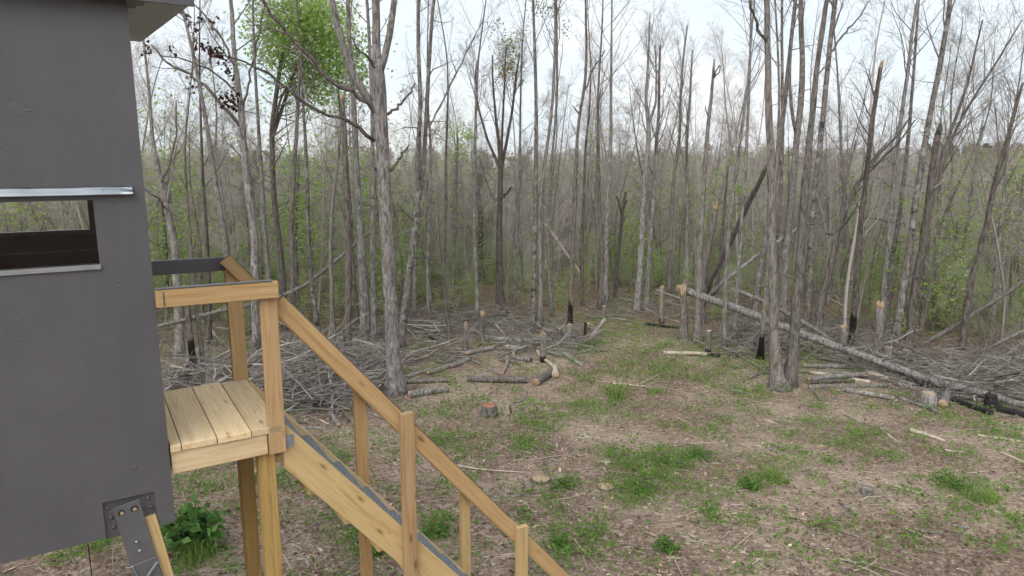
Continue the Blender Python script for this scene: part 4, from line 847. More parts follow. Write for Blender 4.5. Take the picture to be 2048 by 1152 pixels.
while placed < 232 and tries < 20000:
    tries += 1
    az = R_(rng.uniform(-37, 38)); q = rng.uniform(); d = 19.6 + 26.5 * q ** 0.85
    azd = math.degrees(az)
    if azd < -18: d = d - 3.0
    if azd > 22: d = d - 2.6
    if 4 < azd < 20 and d < 23.5: continue
    x, y = d * math.sin(az), d * math.cos(az)
    mind = .55 + .018 * d
    if any((x - a) ** 2 + (y - b_) ** 2 < mind ** 2 for a, b_ in taken): continue
    taken.append((x, y)); placed += 1
    q = rng.uniform(); el = rng.uniform(-3.0, 1.6) if q < .80 else (rng.uniform(1.6, 5.5) if q < .93 else rng.uniform(5.5, 10))
    g0 = float(zt(x, y)); hw = max(4.0, CAM_H + d * math.tan(R_(el)) - g0)
    HK = [14, 10, 12, 8.5, 11, 7, 10.5, 6.5, 13, 7.5, 9, 6]
    ck = sorted(range(12), key=lambda i: abs(HK[i] - hw * rng.uniform(.85, 1.15)))[:6]; k = ck[int(rng.integers(0, 6))]; sc = hw / HK[k]
    root = empty('bare_tree', (x, y, float(zt(x, y))), rng.uniform(0, 6.28)); root.scale = (max(sc, .62) * rng.uniform(.9, 1.15),) * 2 + (sc,)
    root.rotation_euler = (rng.normal() * .035, rng.normal() * .035, rng.uniform(0, 6.28))
    adj = ('tall ' if el > 6 else 'short ' if hw < 6 else '') + ['grey', 'brown', 'pale', 'dark', 'blotched', 'brown', 'grey', 'dark', 'grey', 'pale', 'blotched', 'brown'][k]
    lab = zone_label(x, y); tag(root, lab.replace('slim', 'slim ' + adj), 'tree', lab.replace('slim bare tree in', 'bare trees of'))
    for me, nm in zip(kinds[k], ('trunk', 'crown')):
        o = bpy.data.objects.new(nm, me); o.parent = root; COL.objects.link(o)

# ------------------------------------------------------------------ masses: far wood, thicket, undergrowth (one object each, copies spread on points)
def scatter(name, protos, pts, pick, scale, rot, label, tilt=None):
    col = bpy.data.collections.new(name + '_sources')
    for i, me in enumerate(protos):
        col.objects.link(bpy.data.objects.new('source_%02d' % i, me))
    me = bpy.data.meshes.new(name); n = len(pts); me.vertices.add(n); me.vertices.foreach_set('co', np.asarray(pts, np.float32).ravel())
    for nm, ty, val in (('pick', 'INT', np.asarray(pick, np.int32)), ('sc', 'FLOAT', np.asarray(scale, np.float32)), ('rz', 'FLOAT', np.asarray(rot, np.float32))):
        a_ = me.attributes.new(nm, ty, 'POINT'); a_.data.foreach_set('value', val)
    o = link(bpy.data.objects.new(name, me)); tag(o, label, None, None, 'stuff')
    ng = bpy.data.node_groups.new(name, 'GeometryNodeTree'); ng.interface.new_socket('Geometry', in_out='INPUT', socket_type='NodeSocketGeometry'); ng.interface.new_socket('Geometry', in_out='OUTPUT', socket_type='NodeSocketGeometry')
    gi_ = ng.nodes.new('NodeGroupInput'); go_ = ng.nodes.new('NodeGroupOutput'); ip = ng.nodes.new('GeometryNodeInstanceOnPoints'); ci = ng.nodes.new('GeometryNodeCollectionInfo')
    ci.inputs['Collection'].default_value = col; ci.inputs['Separate Children'].default_value = True; ci.inputs['Reset Children'].default_value = True
    def attr(nm, ty):
        q = ng.nodes.new('GeometryNodeInputNamedAttribute'); q.data_type = ty; q.inputs['Name'].default_value = nm; return q.outputs['Attribute']
    ng.links.new(gi_.outputs[0], ip.inputs['Points']); ng.links.new(ci.outputs[0], ip.inputs['Instance']); ip.inputs['Pick Instance'].default_value = True
    ng.links.new(attr('pick', 'INT'), ip.inputs['Instance Index'])
    cx = ng.nodes.new('ShaderNodeCombineXYZ'); ng.links.new(attr('rz', 'FLOAT'), cx.inputs[2])
    er = ng.nodes.new('FunctionNodeEulerToRotation'); ng.links.new(cx.outputs[0], er.inputs[0]); ng.links.new(er.outputs[0], ip.inputs['Rotation'])
    ng.links.new(attr('sc', 'FLOAT'), ip.inputs['Scale']); ng.links.new(ip.outputs[0], go_.inputs[0])
    md = o.modifiers.new('spread', 'NODES'); md.node_group = ng
    return o
def join(parts):
    """one mesh from (Geo, material) pairs, colour kept"""
    V = []; Fl = []; n = 0; mats = []; mi = []; C = []; Q = []; T = []; mq = []; mt_ = []
    for i, (g, m_) in enumerate(parts):
        v = np.concatenate(g.V); V.append(v); mats.append(m_)
        C.append(np.concatenate(g.C) if g.C else np.full((len(v), 3), .2))
        for q in g.Q: Q.append(q + n); mq.append(np.full(len(q), i))
        for q in g.T: T.append(q + n); mt_.append(np.full(len(q), i))
        n += len(v)
    Fl = ([np.concatenate(Q)] if Q else []) + ([np.concatenate(T)] if T else [])
    mi = np.concatenate(mq + mt_)
    return mesh_np('source', np.concatenate(V), Fl, mats, True, np.concatenate(C), mi)
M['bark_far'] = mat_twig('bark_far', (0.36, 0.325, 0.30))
far = []
for k in range(5):
    tg, cg, last = proto(600 + k, [14, 12, 15, 11, 13][k], [.13, .10, .14, .09, .12][k], 18, [.4, .3, .45, .3, .35][k], [2.6, 2.6, 2.4, 2.5, 2.8][k], [36, 44, 32, 46, 40][k], [.12, .07, .14, .06, .1][k], levels=3, sides=5, rmin=2.2)
    far.append(join([(tg, M['bark_far']), (cg, M['twig_far'])]))
for k, cols in enumerate((GREEN_L, [(0.26, 0.27, 0.09), (0.31, 0.27, 0.11), (0.22, 0.25, 0.08)], [(0.30, 0.20, 0.12), (0.34, 0.25, 0.16), (0.26, 0.2, 0.12)])):
    tg, cg, last = proto(640 + k, 12, .12, 16, .3, 2.8, 48, .07, levels=3, sides=5, rmin=2)
    lg = Geo(); rg = np.random.default_rng(650 + k); pts = last[0].reshape(-1, 3)
    leafset(rg, lg, pts[rg.uniform(size=len(pts)) < .75], .36, cols, .1, .15)
    far.append(join([(tg, M['bark_far']), (cg, M['twig_far']), (lg, M['leaf'])]))
# conifer
rg = np.random.default_rng(660); lg = Geo(); tg = Geo(); tg.tubes(np.array([[0, 0, -.3], [0, 0, 7], [0, 0, 14]]), np.array([.16, .1, .02]), 5)
hh_ = rg.uniform(2.5, 14, 1500); ra = (1 - (hh_ - 2.5) / 12.0) * 2.1 * np.sqrt(rg.uniform(.15, 1, 1500)); an = rg.uniform(0, 6.28, 1500)
leafset(rg, lg, np.stack([ra * np.cos(an), ra * np.sin(an), hh_ - .15 * ra], -1), .55, [(0.035, 0.062, 0.03), (0.05, 0.08, 0.04), (0.028, 0.05, 0.026)], .25)
far.append(join([(tg, M['bark_far']), (lg, M['leaf'])]))
NF = len(far)
rng = np.random.default_rng(88)
def fan(n, d0, d1, a0=-44, a1=44, pw=.5):
    az = np.radians(rng.uniform(a0, a1, n)); d = np.sqrt(rng.uniform(d0 ** 2, d1 ** 2, n)) if pw == .5 else d0 + (d1 - d0) * rng.uniform(0, 1, n) ** pw
    x, y = d * np.sin(az), d * np.cos(az); return x, y, np.degrees(az), d
X1, Y1, A1, D1 = fan(1150, 45, 130, pw=.8); X2, Y2, A2, D2 = fan(3200, 128, 330)
X = np.concatenate([X1, X2]); Y = np.concatenate([Y1, Y2]); A = np.concatenate([A1, A2]); Dd = np.concatenate([D1, D2])
pick = rng.integers(0, 5, len(X)); u_ = rng.uniform(size=len(X))
gsel = (u_ < .07 + .14 * (nz(X, Y, .05, 21) > .3)); pick = np.where(gsel, 5 + (rng.uniform(size=len(X)) < .4), pick)
pick = np.where((u_ > .93) & (Dd > 120), 7, pick)
pine = (Dd > 150) & ((((A > 30) & (Dd > 230)) & (u_ < .85)) | ((A < -19) & (u_ > .80)) | ((np.abs(A - 8) < 12) & (u_ > .93) & (Dd > 280)))
pick = np.where(pine, NF - 1, pick)
elv = np.where(Dd < 128, rng.uniform(-3.2, .55, len(X)), rng.uniform(-1.5, 1.0, len(X))); elv = np.where(pine & (A > 29), rng.uniform(.7, 1.25, len(X)), elv); hgt_ = np.array([14, 12, 15, 11, 13, 12, 12, 12, 14.0])[pick]
sc_ = np.clip(CAM_H + Dd * np.tan(np.radians(elv)) - zt(X, Y), 5.0, 14.5) / hgt_
scatter('far_wood', far, np.stack([X, Y, zt(X, Y)], -1), pick, sc_, rng.uniform(0, 6.28, len(X)), 'hazy grey wood covering the valley and the far ridge')
# thicket of thin bare whips
thin = []
for k in range(5):
    tg, cg, _ = proto(700 + k, [6, 4.5, 7.5, 3.5, 5.5][k], [.036, .026, .044, .022, .032][k], 14, .2, [1.2, 1.0, 1.3, .8, 1.1][k], 40, .1, levels=3, sides=4, lean=.12, twist=.2)
    thin.append(join([(tg, M[['twig_pale', 'twig_far', 'twig_far', 'twig', 'twig_pale'][k]]), (cg, M[['twig_pale', 'twig_far', 'twig_far', 'twig', 'twig_pale'][k]])]))
X, Y, A, Dd = fan(1050, 18.5, 62, pw=.8)
keep = ~((A > 3) & (A < 19) & (Dd < 23)) & ~((A > -16) & (Dd < 20.2) & (A < 22)); X, Y, A, Dd = X[keep], Y[keep], A[keep], Dd[keep]
scatter('sapling_thicket', thin, np.stack([X, Y, zt(X, Y)], -1), rng.integers(0, 5, len(X)), rng.uniform(.7, 1.3, len(X)), rng.uniform(0, 6.28, len(X)), 'thicket of thin bare whips between the trunks')
# green undergrowth
und = []
for k in range(6):
    hgt = [3.2, 2.2, 4.6, 1.4, 5.5, 2.8][k]
    tg, cg, last = proto(800 + k, hgt, .022, 16, .12, hgt * .34, 62, .03, levels=3, sides=4, lean=.1, twist=.2)
    lg = Geo(); rg = np.random.default_rng(820 + k); pts = last[0].reshape(-1, 3)
    leafset(rg, lg, pts[rg.uniform(size=len(pts)) < [.42, .4, .3, .5, .28, .4][k]], .085, [GREEN_B, GREEN_L][k % 2], .15, .10)
    und.append(join([(tg, M['twig']), (cg, M['twig_far']), (lg, M['leaf'])]))
X, Y, A, Dd = fan(1500, 19, 62, pw=.9)
wgt = .26 + .60 * ((A < -9.5) & (A > -40)) + .48 * ((A > -9) & (A < -1)) + .18 * ((A > 6) & (A < 16)) + .16 * (A > 24)
keep = (rng.uniform(size=len(X)) < wgt) & ~((A > 3) & (A < 19) & (Dd < 23.5)) & ~((Dd < 21.5) & (A > -9) & (A < 22)); X, Y, A, Dd = X[keep], Y[keep], A[keep], Dd[keep]
sc2 = rng.uniform(.7, 1.25, len(X)); X3, Y3, A3, D3 = fan(520, 17.6, 27, pw=.9)
k3 = ~((A3 > 5) & (A3 < 14) & (D3 < 22)) & ~((D3 < 19) & (A3 > -12)); X = np.concatenate([X, X3[k3]]); Y = np.concatenate([Y, Y3[k3]]); sc2 = np.concatenate([sc2, rng.uniform(.16, .45, k3.sum())])
scatter('undergrowth', und, np.stack([X, Y, zt(X, Y)], -1), rng.integers(0, 6, len(X)), sc2, rng.uniform(0, 6.28, len(X)), 'fresh green undergrowth between the trunks of the wood')

# ------------------------------------------------------------------ logs, stumps and fallen stems
def cut_log(a, b, wa, wb, label, bark='bark_grey', ends='cut_tan', name='cut_log', seed=0, za=0.0, zb=0.0, group=None, mid=None, bend=.02, sides=14, cat='log', cuts=(1, 1)):
    """a log between two picture points; za, zb lift its ends above the ground"""
    rng = np.random.default_rng(3000 + seed)
    ra = px_size(wa, gp(*a)) / 2; rb = px_size(wb, gp(*b)) / 2
    A = gp(a[0], a[1], ra * .85 + za); B = gp(b[0], b[1], rb * .85 + zb)
    root = empty(name, A)
    n = 13; t = np.linspace(0, 1, n)[:, None]
    P = (B - A) * t; L = np.linalg.norm(B - A)
    off = np.cross(unit(B - A), UP); P = P + off * (np.sin(t * 3.1) * bend * L * rng.uniform(-1, 1)) + UP * (np.sin(t * 6) * bend * .25 * L * rng.uniform(-1, 1))
    R = (ra + (rb - ra) * t[:, 0]) * (1 + .05 * rng.normal(size=n))
    g = Geo(); g.tubes(P, R, sides, True, lump=.06, rng=rng); g.obj('bark', M[bark], root)
    for e, on in ((0, cuts[0]), (-1, cuts[1])):
        if not on: continue
        d = unit(P[0] - P[1]) if e == 0 else unit(P[-1] - P[-2])
        c = Geo(); rr_ = R[e] * .93; c.tubes(np.array([P[e] - d * .004, P[e] + d * .006]), np.array([rr_, rr_ * .97]), sides, True, lump=.05, rng=rng)
        c.obj('cut_end', M[ends], root, smooth=False)
    return tag(root, label, cat, group)
LOGS = [
 ((935,757),(1055,760),13,14,'straight grey-brown log lying level in front of the slash','bark_brown'),
 ((1072,764),(1105,741),16,14,'short thick log with its sawn face to the clearing','bark_brown'),
 ((1111,752),(1109,733),15,12,'stubby split log beside the short thick one','bare_wood'),
 ((1107,733),(1074,700),6,5,'thin peeled pole running back from the stubby split log','bare_wood'),
 ((1004,748),(1014,711),7,7,'thin pole leading back from the level grey-brown log','bark_pale'),
 ((1027,711),(1038,690),7,7,'short thin pole behind the burnt log pair','bark_pale'),
 ((932,707),(989,695),10,10,'whitish log behind the bare patch, angled up to the right','bark_pale'),
 ((896,703),(931,705),6,6,'thin log butting against the whitish log','bark_grey'),
 ((902,732),(941,717),10,9,'second whitish log, nearer and left of the first','bark_pale'),
 ((856,746),(900,731),9,9,'pale log lying in line with the second whitish log','bark_pale'),
 ((806,756),(860,740),8,7,'slender pale log close to the thick forked trunk','bark_pale'),
 ((806,763),(897,760),9,9,'dark level log right of the thick forked trunk','bark_brown'),
 ((818,789),(896,778),15,13,'stout crooked log at the foot of the thick forked trunk','bark_grey'),
 ((972,676),(1081,686),10,9,'long grey log lying across the middle of the slash','bark_grey'),
 ((1012,694),(1046,698),11,10,'short grey log just in front of the long one','bark_grey'),
 ((1000,719),(1040,726),8,9,'brown log with a cut face below the burnt one','bark_brown'),
 ((1097,703),(1120,711),8,8,'short log right of the charred post','bark_grey'),
 ((1127,707),(1163,730),8,8,'grey log slanting to the grass right of the charred post','bark_grey'),
 ((940,719),(996,747),4,4,'thin stick of wood slanting across the bare patch','bark_grey'),
 ((816,651),(891,659),6,6,'thin fallen stem behind the blotched twin trunk','bark_pale'),
 ((920,644),(1011,629),5,5,'long dark fallen stem at the foot of the wood','bark_dark'),
 ((1327,705),(1415,709),8,7,'white peeled log in the grass beside the path','bare_wood'),
 ((1617,758),(1733,748),10,9,'grey log on top of the small pile by the twin-stemmed tree','bark_pale'),
 ((1617,764),(1708,762),9,8,'dark log in the middle of the small pile','bark_dark'),
 ((1619,774),(1775,771),10,9,'long brown log at the bottom of the small pile','bark_brown'),
 ((1687,778),(1788,797),10,10,'pale log slanting out of the small pile to the clearing','bark_pale'),
 ((1736,744),(1776,757),9,8,'short tan log behind the small pile','bare_wood'),
 ((1796,795),(1880,826),7,6,'thin grey log pointing at the burnt wood','bark_grey'),
 ((1606,731),(1733,735),9,8,'crooked grey log behind the small pile','bark_grey'),
 ((1600,742),(1700,748),8,8,'second log behind the small pile, half hidden','bark_grey'),
 ((1886,808),(1896,784),17,14,'short white log with its end to the clearing beside a stump','bark_pale'),
 ((440,770),(345,748),9,8,'pale stem lying at the back of the big brush heap','bark_pale'),
 ((678,850),(661,825),10,9,'small pale log lying alone below the brush heap','bark_pale'),
 ((545,842),(615,845),8,6,'dark thin stick of wood at the brush heap edge','bark_dark'),
 ((1620,700),(1480,690),8,6,'dark fallen stem lying under the big fallen trunk','bark_dark'),
 ((1440,692),(1535,745),6,5,'long thin fallen stem left of the small pile','bark_grey'),
 ((1760,748),(1960,790),8,7,'long grey stem in the brush below the big fallen trunk','bark_grey'),
 ((1700,730),(1830,770),8,7,'grey stem lying against the big fallen trunk','bark_grey'),
 ((1330,628),(1275,618),4,4,'short stem by the path end','bark_brown'),
 ((1640, 716),(1800, 752),7,6,'straight grey stem starting behind the small pile','bark_pale'),
 ((1800, 745),(2048, 792),9,8,'long weathered stem right of the fallen trunk tip','bark_grey'),
 ((1850, 737),(2060, 764),7,6,'pale stem running to the picture edge through the brush','bark_pale'),
 ((1735, 716),(1905, 746),7,6,'pale stem in front of the tall cut stump','bark_pale'),
 ((1905, 722),(2060, 740),7,6,'brown stem at the back of the brush near the picture edge','bark_brown'),
 ((1790, 766),(1995, 806),8,7,'grey stem just behind the low grey stump','bark_grey'),
 ((1950, 778),(2070, 758),7,6,'pale stem crossing the charred pole','bark_pale'),
 ((1470, 668),(1610, 684),6,5,'thin grey stem behind the fallen trunk foot','bark_grey'),
 ((1450, 700),(1560, 708),6,5,'thin pale stem beside the whitish stub','bark_pale'),
 ((1620, 745),(1740, 764),7,7,'bark-stripped stem lying through the small pile','bare_wood'),

 ((1290,648),(1360,655),6,5,'charred log around the thin black post','char'),
]
for i, (a, b_, wa, wb, lab, bk) in enumerate(LOGS):
    cut_log(a, b_, wa, wb, lab, bk, 'char' if bk == 'char' else ('cut_orange' if i % 3 == 1 else 'cut_tan'), seed=i, za=.06 if 'top of' in lab else 0, zb=.06 if 'top of' in lab else 0, bend=.045 if wa < 9 else .02)
cut_log((1024,714),(1062,720), 10, 11, 'burnt log with a black end in the middle of the slash', 'bark_brown', 'char', seed=60)
cut_log((1417,709),(1440,711), 8, 8, 'charred end piece lying beside the white peeled log', 'char', 'char', seed=61)
cut_log((1900,784),(2046,801), 8, 9, 'long charred pole behind the black stump', 'char', 'char', seed=62)
cut_log((1908,800),(1983,826), 10, 11, 'charred log in front of the black stump', 'char', 'char', seed=63)
cut_log((1996,817),(2070,835), 12, 13, 'charred log at the picture edge right of the black stump', 'char', 'cut_tan', seed=64)
cut_log((1920,778),(2060,770), 8, 8, 'half burnt log behind the charred pole', 'bark_dark', 'cut_tan', seed=65)
cut_log((1183,676),(1209,640), 8, 7, 'bare crooked log propped up beside the path', 'bark_pale', 'cut_tan', seed=66, zb=.28)
cut_log((1551,727),(1576,724), 13, 12, 'sawn log end jammed between the two brown stems', 'bark_brown', 'cut_orange', seed=67, za=.38, zb=.38)

def pole3(P, R, label, bark='bark_grey', name='leaning_stem', cat='trunk', seed=0, ends=None, sides=10, twig=None, lump=.06, top=None):
    """stem through 3-D points"""
    rng = np.random.default_rng(4000 + seed); P = np.asarray(P, float); root = empty(name, P[0])
    q, r_ = resample(P - P[0], np.asarray(R, float), 26); q[1:-1] += rng.normal(size=q[1:-1].shape) * r_[1:-1, None] * .12
    g = Geo(); g.tubes(q, r_, sides, True, lump=lump, rng=rng); g.obj('bark', M[bark], root)
    if ends:
        d = unit(q[0] - q[1]); sg = Geo(); ax = unit(np.cross(d, UP)); ay = np.cross(d, ax)
        for j in range(9):
            a = 6.28 * j / 9; o_ = (ax * math.cos(a) + ay * math.sin(a)) * r_[0] * .6; Lh = r_[0] * rng.uniform(.6, 2.6)
            sg.tubes(np.array([o_ - d * r_[0] * .5, o_ + d * Lh * .5, o_ * .8 + d * Lh]), np.array([r_[0] * .45, r_[0] * .33, r_[0] * .04]), 4, True)
        sg.obj('broken_end', M[ends], root)
    if twig:
        n, L = twig; cg = Geo(); twigs(rng, cg, q[None], r_[None], [(n, .3, 1, 45, L, 5, .5, 4, 0.02, .14, .005), (5, .2, 1, 40, L * .45, 4, .6, 3, 0, .14, .003), (3, .2, 1, 40, L * .2, 3, .6, 3, 0, .14, .002)]); cg.obj('branches', M['twig'], root)['kind'] = 'stuff'
    return tag(root, label, cat)
# the big fallen trunk, its broken end caught on a tall stump
S0 = gp(1369, 678); Sa = on_plane(1365, 578, S0); Sb = gp(1850, 757, .16); Sc = gp(2060, 812, .13)
mid_ = Sa + (Sb - Sa) * .5 + np.array([0, 0, -.02])
pole3([Sa, Sa + (Sb - Sa) * .25, mid_, Sb, Sc, Sc + (Sc - Sb) * .6], [.092, .09, .083, .07, .058, .042], 'big grey fallen trunk slanting from a tall stump down to the brush', 'bark_grey', 'fallen_trunk', seed=1, ends='cut_tan', sides=16, twig=(9, 1.2))
hero([(1368,682,20),(1367,640,15),(1367,600,14),(1367,588,13)], 'bark_brown', 'tall snapped stump that holds up the big fallen trunk', name='tree_stump', seed=70, n1=0, broken='cut_tan', cat='stump')
b1_ = gp(1398, 640); pole3([gp(1400, 632), on_plane(1420, 560, b1_, -.6), on_plane(1470, 465, b1_, -1.5), on_plane(1500, 400, b1_, -2.2), on_plane(1536, 330, b1_, -3.0)], [.078, .074, .066, .06, .045], 'dark stem leaning steeply against the twin-stemmed tree', 'bark_dark', seed=2)
pole3([gp(1400, 628) + UP * .25, on_plane(1450, 560, b1_, .2), on_plane(1530, 500, b1_, .6), on_plane(1600, 455, b1_, 1.0)], [.06, .055, .05, .04], 'grey stem leaning at a low angle behind the fallen trunk', 'bark_grey', seed=3)
b2_ = gp(1836, 694); pole3([b2_, on_plane(1930, 640, b2_, .2), on_plane(2048, 562, b2_, .5), on_plane(2120, 510, b2_, .7)], [.06, .055, .05, .04], 'brown pole leaning up to the picture edge above the brush', 'bark_brown', seed=4)
b3_ = gp(470, 706); pole3([on_plane(250, 668, b3_, 0), on_plane(400, 632, b3_, 0), on_plane(530, 602, b3_, .2), on_plane(600, 578, b3_, .3), on_plane(655, 535, b3_, .4), on_plane(710, 490, b3_, .5), on_plane(752, 455, b3_, .6)], [.035, .045, .05, .05, .045, .04, .03], 'pale fallen stem hung up across the trunks behind the deck', 'bark_pale', seed=5)
b4_ = gp(1168, 606); pole3([on_plane(1168, 556, b4_), on_plane(1120, 490, b4_), on_plane(1092, 448, b4_)], [.035, .04, .03], 'short whitish broken stem hanging askew in the wood', 'bare_wood', seed=6)
b5_ = gp(1985, 742); pole3([gp(1930, 726), on_plane(1990, 690, b5_), on_plane(2060, 655, b5_), on_plane(2110, 640, b5_)], [.03, .035, .03, .02], 'grey bough arching over the brush at the picture edge', 'bark_grey', seed=7, twig=(6, 1.2))
b6_ = gp(1290, 640); pole3([on_plane(1312, 580, b6_), on_plane(1345, 592, b6_), on_plane(1375, 602, b6_)], [.03, .03, .03], 'thin broken stem resting on the tall snapped stump', 'bark_pale', seed=8)
b7_ = gp(1510, 668); pole3([on_plane(1475, 582, b7_), on_plane(1520, 600, b7_), on_plane(1600, 640, b7_, .4), gp(1680, 690)], [.06, .055, .05, .05], 'tan broken stem lying behind the big fallen trunk', 'bark_pale', seed=9, ends='cut_orange')

STUMPS = [((1086,724),(1087,670),12,'bark_burn_low','cut_orange','charred post with a split orange top in the slash'), ((932,702),(932,650),10,'bark_brown','cut_tan','tall thin stump left of the slash'), ((964,674),(965,630),10,'bark_brown','cut_tan','second tall thin stump behind the first'),
 ((1118,678),(1119,657),9,'bark_brown','cut_orange','short orange-topped stump behind the charred post'), ((1139,678),(1139,648),10,'bark_grey','cut_tan','pale-topped stump below the burnt-foot tree'), ((1170,672),(1171,645),6,'char','char','thin black burnt stub beside the path'),
 ((1207,642),(1208,611),8,'bark_brown','cut_tan','thin stump at the left side of the path'), ((1323,646),(1324,577),10,'bark_burn_low','cut_tan','slim post with a black foot at the right of the path'), ((1416,710),(1418,661),11,'bark_burn_low','bare_wood','whitish stub with a burnt middle beside the white peeled log'),
 ((978,830),(978,810),29,'bark_brown','cut_red','low round stump with a red sawn top in the open'), ((1857,810),(1857,785),27,'bark_grey','cut_tan','low grey stump among the brush at the right'), ((1982,815),(1982,790),22,'char','char','black burnt stump at the right edge'),
 ((1757,708),(1760,614),17,'bark_brown','cut_orange','tall cut stump with an orange top on the slash'), ((1685,702),(1687,655),14,'bark_brown','cut_tan','split brown stump left of the charred-foot snag'), ((1503,636),(1502,600),7,'bark_brown','cut_orange','thin stub behind the leaning grey trunk'), ((1012,640),(1014,616),6,'bark_dark','cut_tan','dark stub on the long fallen stem'),
 ((605,735),(606,722),14,'bark_brown','cut_tan','cut stub poking out of the big brush heap'), ((1812,722),(1813,700),14,'bark_brown','cut_tan','short stump in the brush below the spotted trunk'), ((1775,716),(1777,694),16,'bark_brown','cut_orange','notched stump beside the tall cut stump'),
 ((1082,960),(1082,956),34,'bark_brown','cut_tan','flush-cut pale stump in the bare ground'), ((1212,975),(1212,972),30,'bark_brown','cut_tan','second flush-cut stump beside the large weed patch'), ((1734,986),(1735,976),22,'bark_grey','bark_pale','flush-cut grey stump near the right weeds')]
for i, (a, tp, w, bk, ct, lab) in enumerate(STUMPS):
    rng = np.random.default_rng(5000 + i); B = gp(*a); Tt = on_plane(tp[0], tp[1], B); r_ = px_size(w, B) / 2
    root = empty('tree_stump', B); h = max(.03, Tt[2] - B[2]); ax = Tt - B
    n = 8; t_ = np.linspace(0, 1, n); P = np.outer(t_, ax); P[0] -= UP * .1
    R = r_ * (1 + .25 * np.exp(-t_ * h / (r_ * 1.2)) - .05 * t_) * (1 + .03 * rng.normal(size=n))
    g = Geo(); g.tubes(P, R, 16, True, lump=.07, rng=rng); g.obj('bark', M[bk], root)
    c = Geo()
    if w < 20 and ct.startswith('cut') and h > .5:
        for j in range(6):
            a_ = 6.28 * j / 6 + .3; o_ = np.array([math.cos(a_), math.sin(a_), 0]) * R[-1] * .55; L = R[-1] * rng.uniform(.4, 1.8)
            c.tubes(np.array([ax + o_ - UP * R[-1] * .5, ax + o_ + UP * L * .6, ax + o_ * .9 + UP * L]), np.array([R[-1] * .5, R[-1] * .4, R[-1] * .12]), 5, True)
    else: c.tubes(np.array([ax - UP * .003, ax + UP * .006]), np.array([R[-1] * .92, R[-1] * .9]), 16, True, lump=.05, rng=rng)
    c.obj('cut_top', M[ct], root, smooth=False); tag(root, lab, 'stump')

# ------------------------------------------------------------------ brush heaps
def brush(name, label, boxes, n, L, hgt, seed, mat, rad=(.004, .012), dirx=None):
    rng = np.random.default_rng(6000 + seed); g = Geo(); P = []; R = []
    for q in range(n):
        x0, x1, y0, y1, hp = boxes[int(rng.integers(0, len(boxes)))]
        px, py = rng.uniform(x0, x1), rng.uniform(y0, y1)
        ex = 1 - ((px - (x0 + x1) / 2) / ((x1 - x0) / 2)) ** 2; ey = 1 - ((py - (y0 + y1) / 2) / ((y1 - y0) / 2)) ** 2
        p = gp(px, py, .02); p = p + UP * hp * max(.05, ex) * rng.uniform(0, 1) ** 1.3
        az = rng.uniform(0, 6.28) if dirx is None else dirx + rng.normal() * .7
        d = np.array([math.cos(az), math.sin(az), rng.normal() * .16]); l = L * rng.uniform(.35, 1.3); k = 5
        pts = [p - d * l * .5]
        for j in range(k - 1): d = unit(d + rng.normal(size=3) * .16 - UP * .02); pts.append(pts[-1] + d * l / (k - 1))
        pts = np.array(pts); gzv = zt(pts[:, 0], pts[:, 1]) + .01; pts[:, 2] = np.maximum(pts[:, 2], gzv)
        P.append(pts); r0 = rng.uniform(*rad) * (1 + 2.2 * (rng.uniform() < .14)); R.append(np.linspace(r0, r0 * .35, k))
    P = np.array(P); R = np.array(R)
    base = np.array([P[:, :, 0].mean(), P[:, :, 1].mean(), 0.0]); base[2] = float(zt(base[0], base[1])); P = P - base
    cols = np.array([(.30, .275, .25), (.235, .212, .19), (.175, .15, .134), (.37, .34, .305), (.12, .10, .09)])
    g.tubes(P, R, 3, C=cols[rng.integers(0, 5, len(P))])
    C, RR, _ = grow(rng, P, R, 3, .25, 1, 38, L * .32, 3, .6, .02, .16, rmin=.0025); g.tubes(C, RR, 3, C=cols[rng.integers(0, 5, len(C))])
    o = g.obj(name, M[mat], None, True, base); return tag(o, label, None, None, 'stuff')
brush('brush_heap', 'big heap of cut grey branches behind the deck', [(330, 560, 735, 800, .35), (520, 730, 710, 825, .42), (540, 690, 725, 800, .5), (640, 780, 700, 770, .2)], 1900, 1.5, .5, 1, 'litter')
brush('brush_litter', 'low grey slash spread through the cut logs', [(800, 930, 660, 730, .12), (880, 1120, 640, 672, .15), (960, 1180, 650, 690, .10), (1010, 1190, 680, 705, .06)], 480, 1.2, .2, 2, 'litter')
brush('brush_drift', 'wide tangle of grey branches below the spotted trunks', [(1720, 2060, 705, 760, .14), (1820, 2080, 745, 800, .14), (1680, 1840, 705, 745, .08), (1900, 2090, 690, 770, .14)], 750, 1.6, .3, 3, 'litter')
brush('brush_scrap', 'thin slash lying under the big fallen trunk', [(1420, 1640, 655, 715, .12), (1460, 1700, 640, 690, .2)], 500, 1.2, .15, 4, 'litter')
brush('branch_litter', 'loose twigs on the floor of the wood', [(300, 780, 640, 720, .15), (780, 1060, 615, 660, .15), (1500, 1800, 640, 690, .15), (1180, 1500, 585, 640, .1), (700, 1000, 625, 680, .12)], 1700, 1.0, .1, 5, 'litter', (.003, .009))

# ------------------------------------------------------------------ ground cover
rng = np.random.default_rng(91)
def polar(n, d0, d1, a0=-46, a1=46):
    d = np.exp(rng.uniform(math.log(d0), math.log(d1), n)); az = np.radians(rng.uniform(a0, a1, n)); x = d * np.sin(az); y = d * np.cos(az); return x, y, d
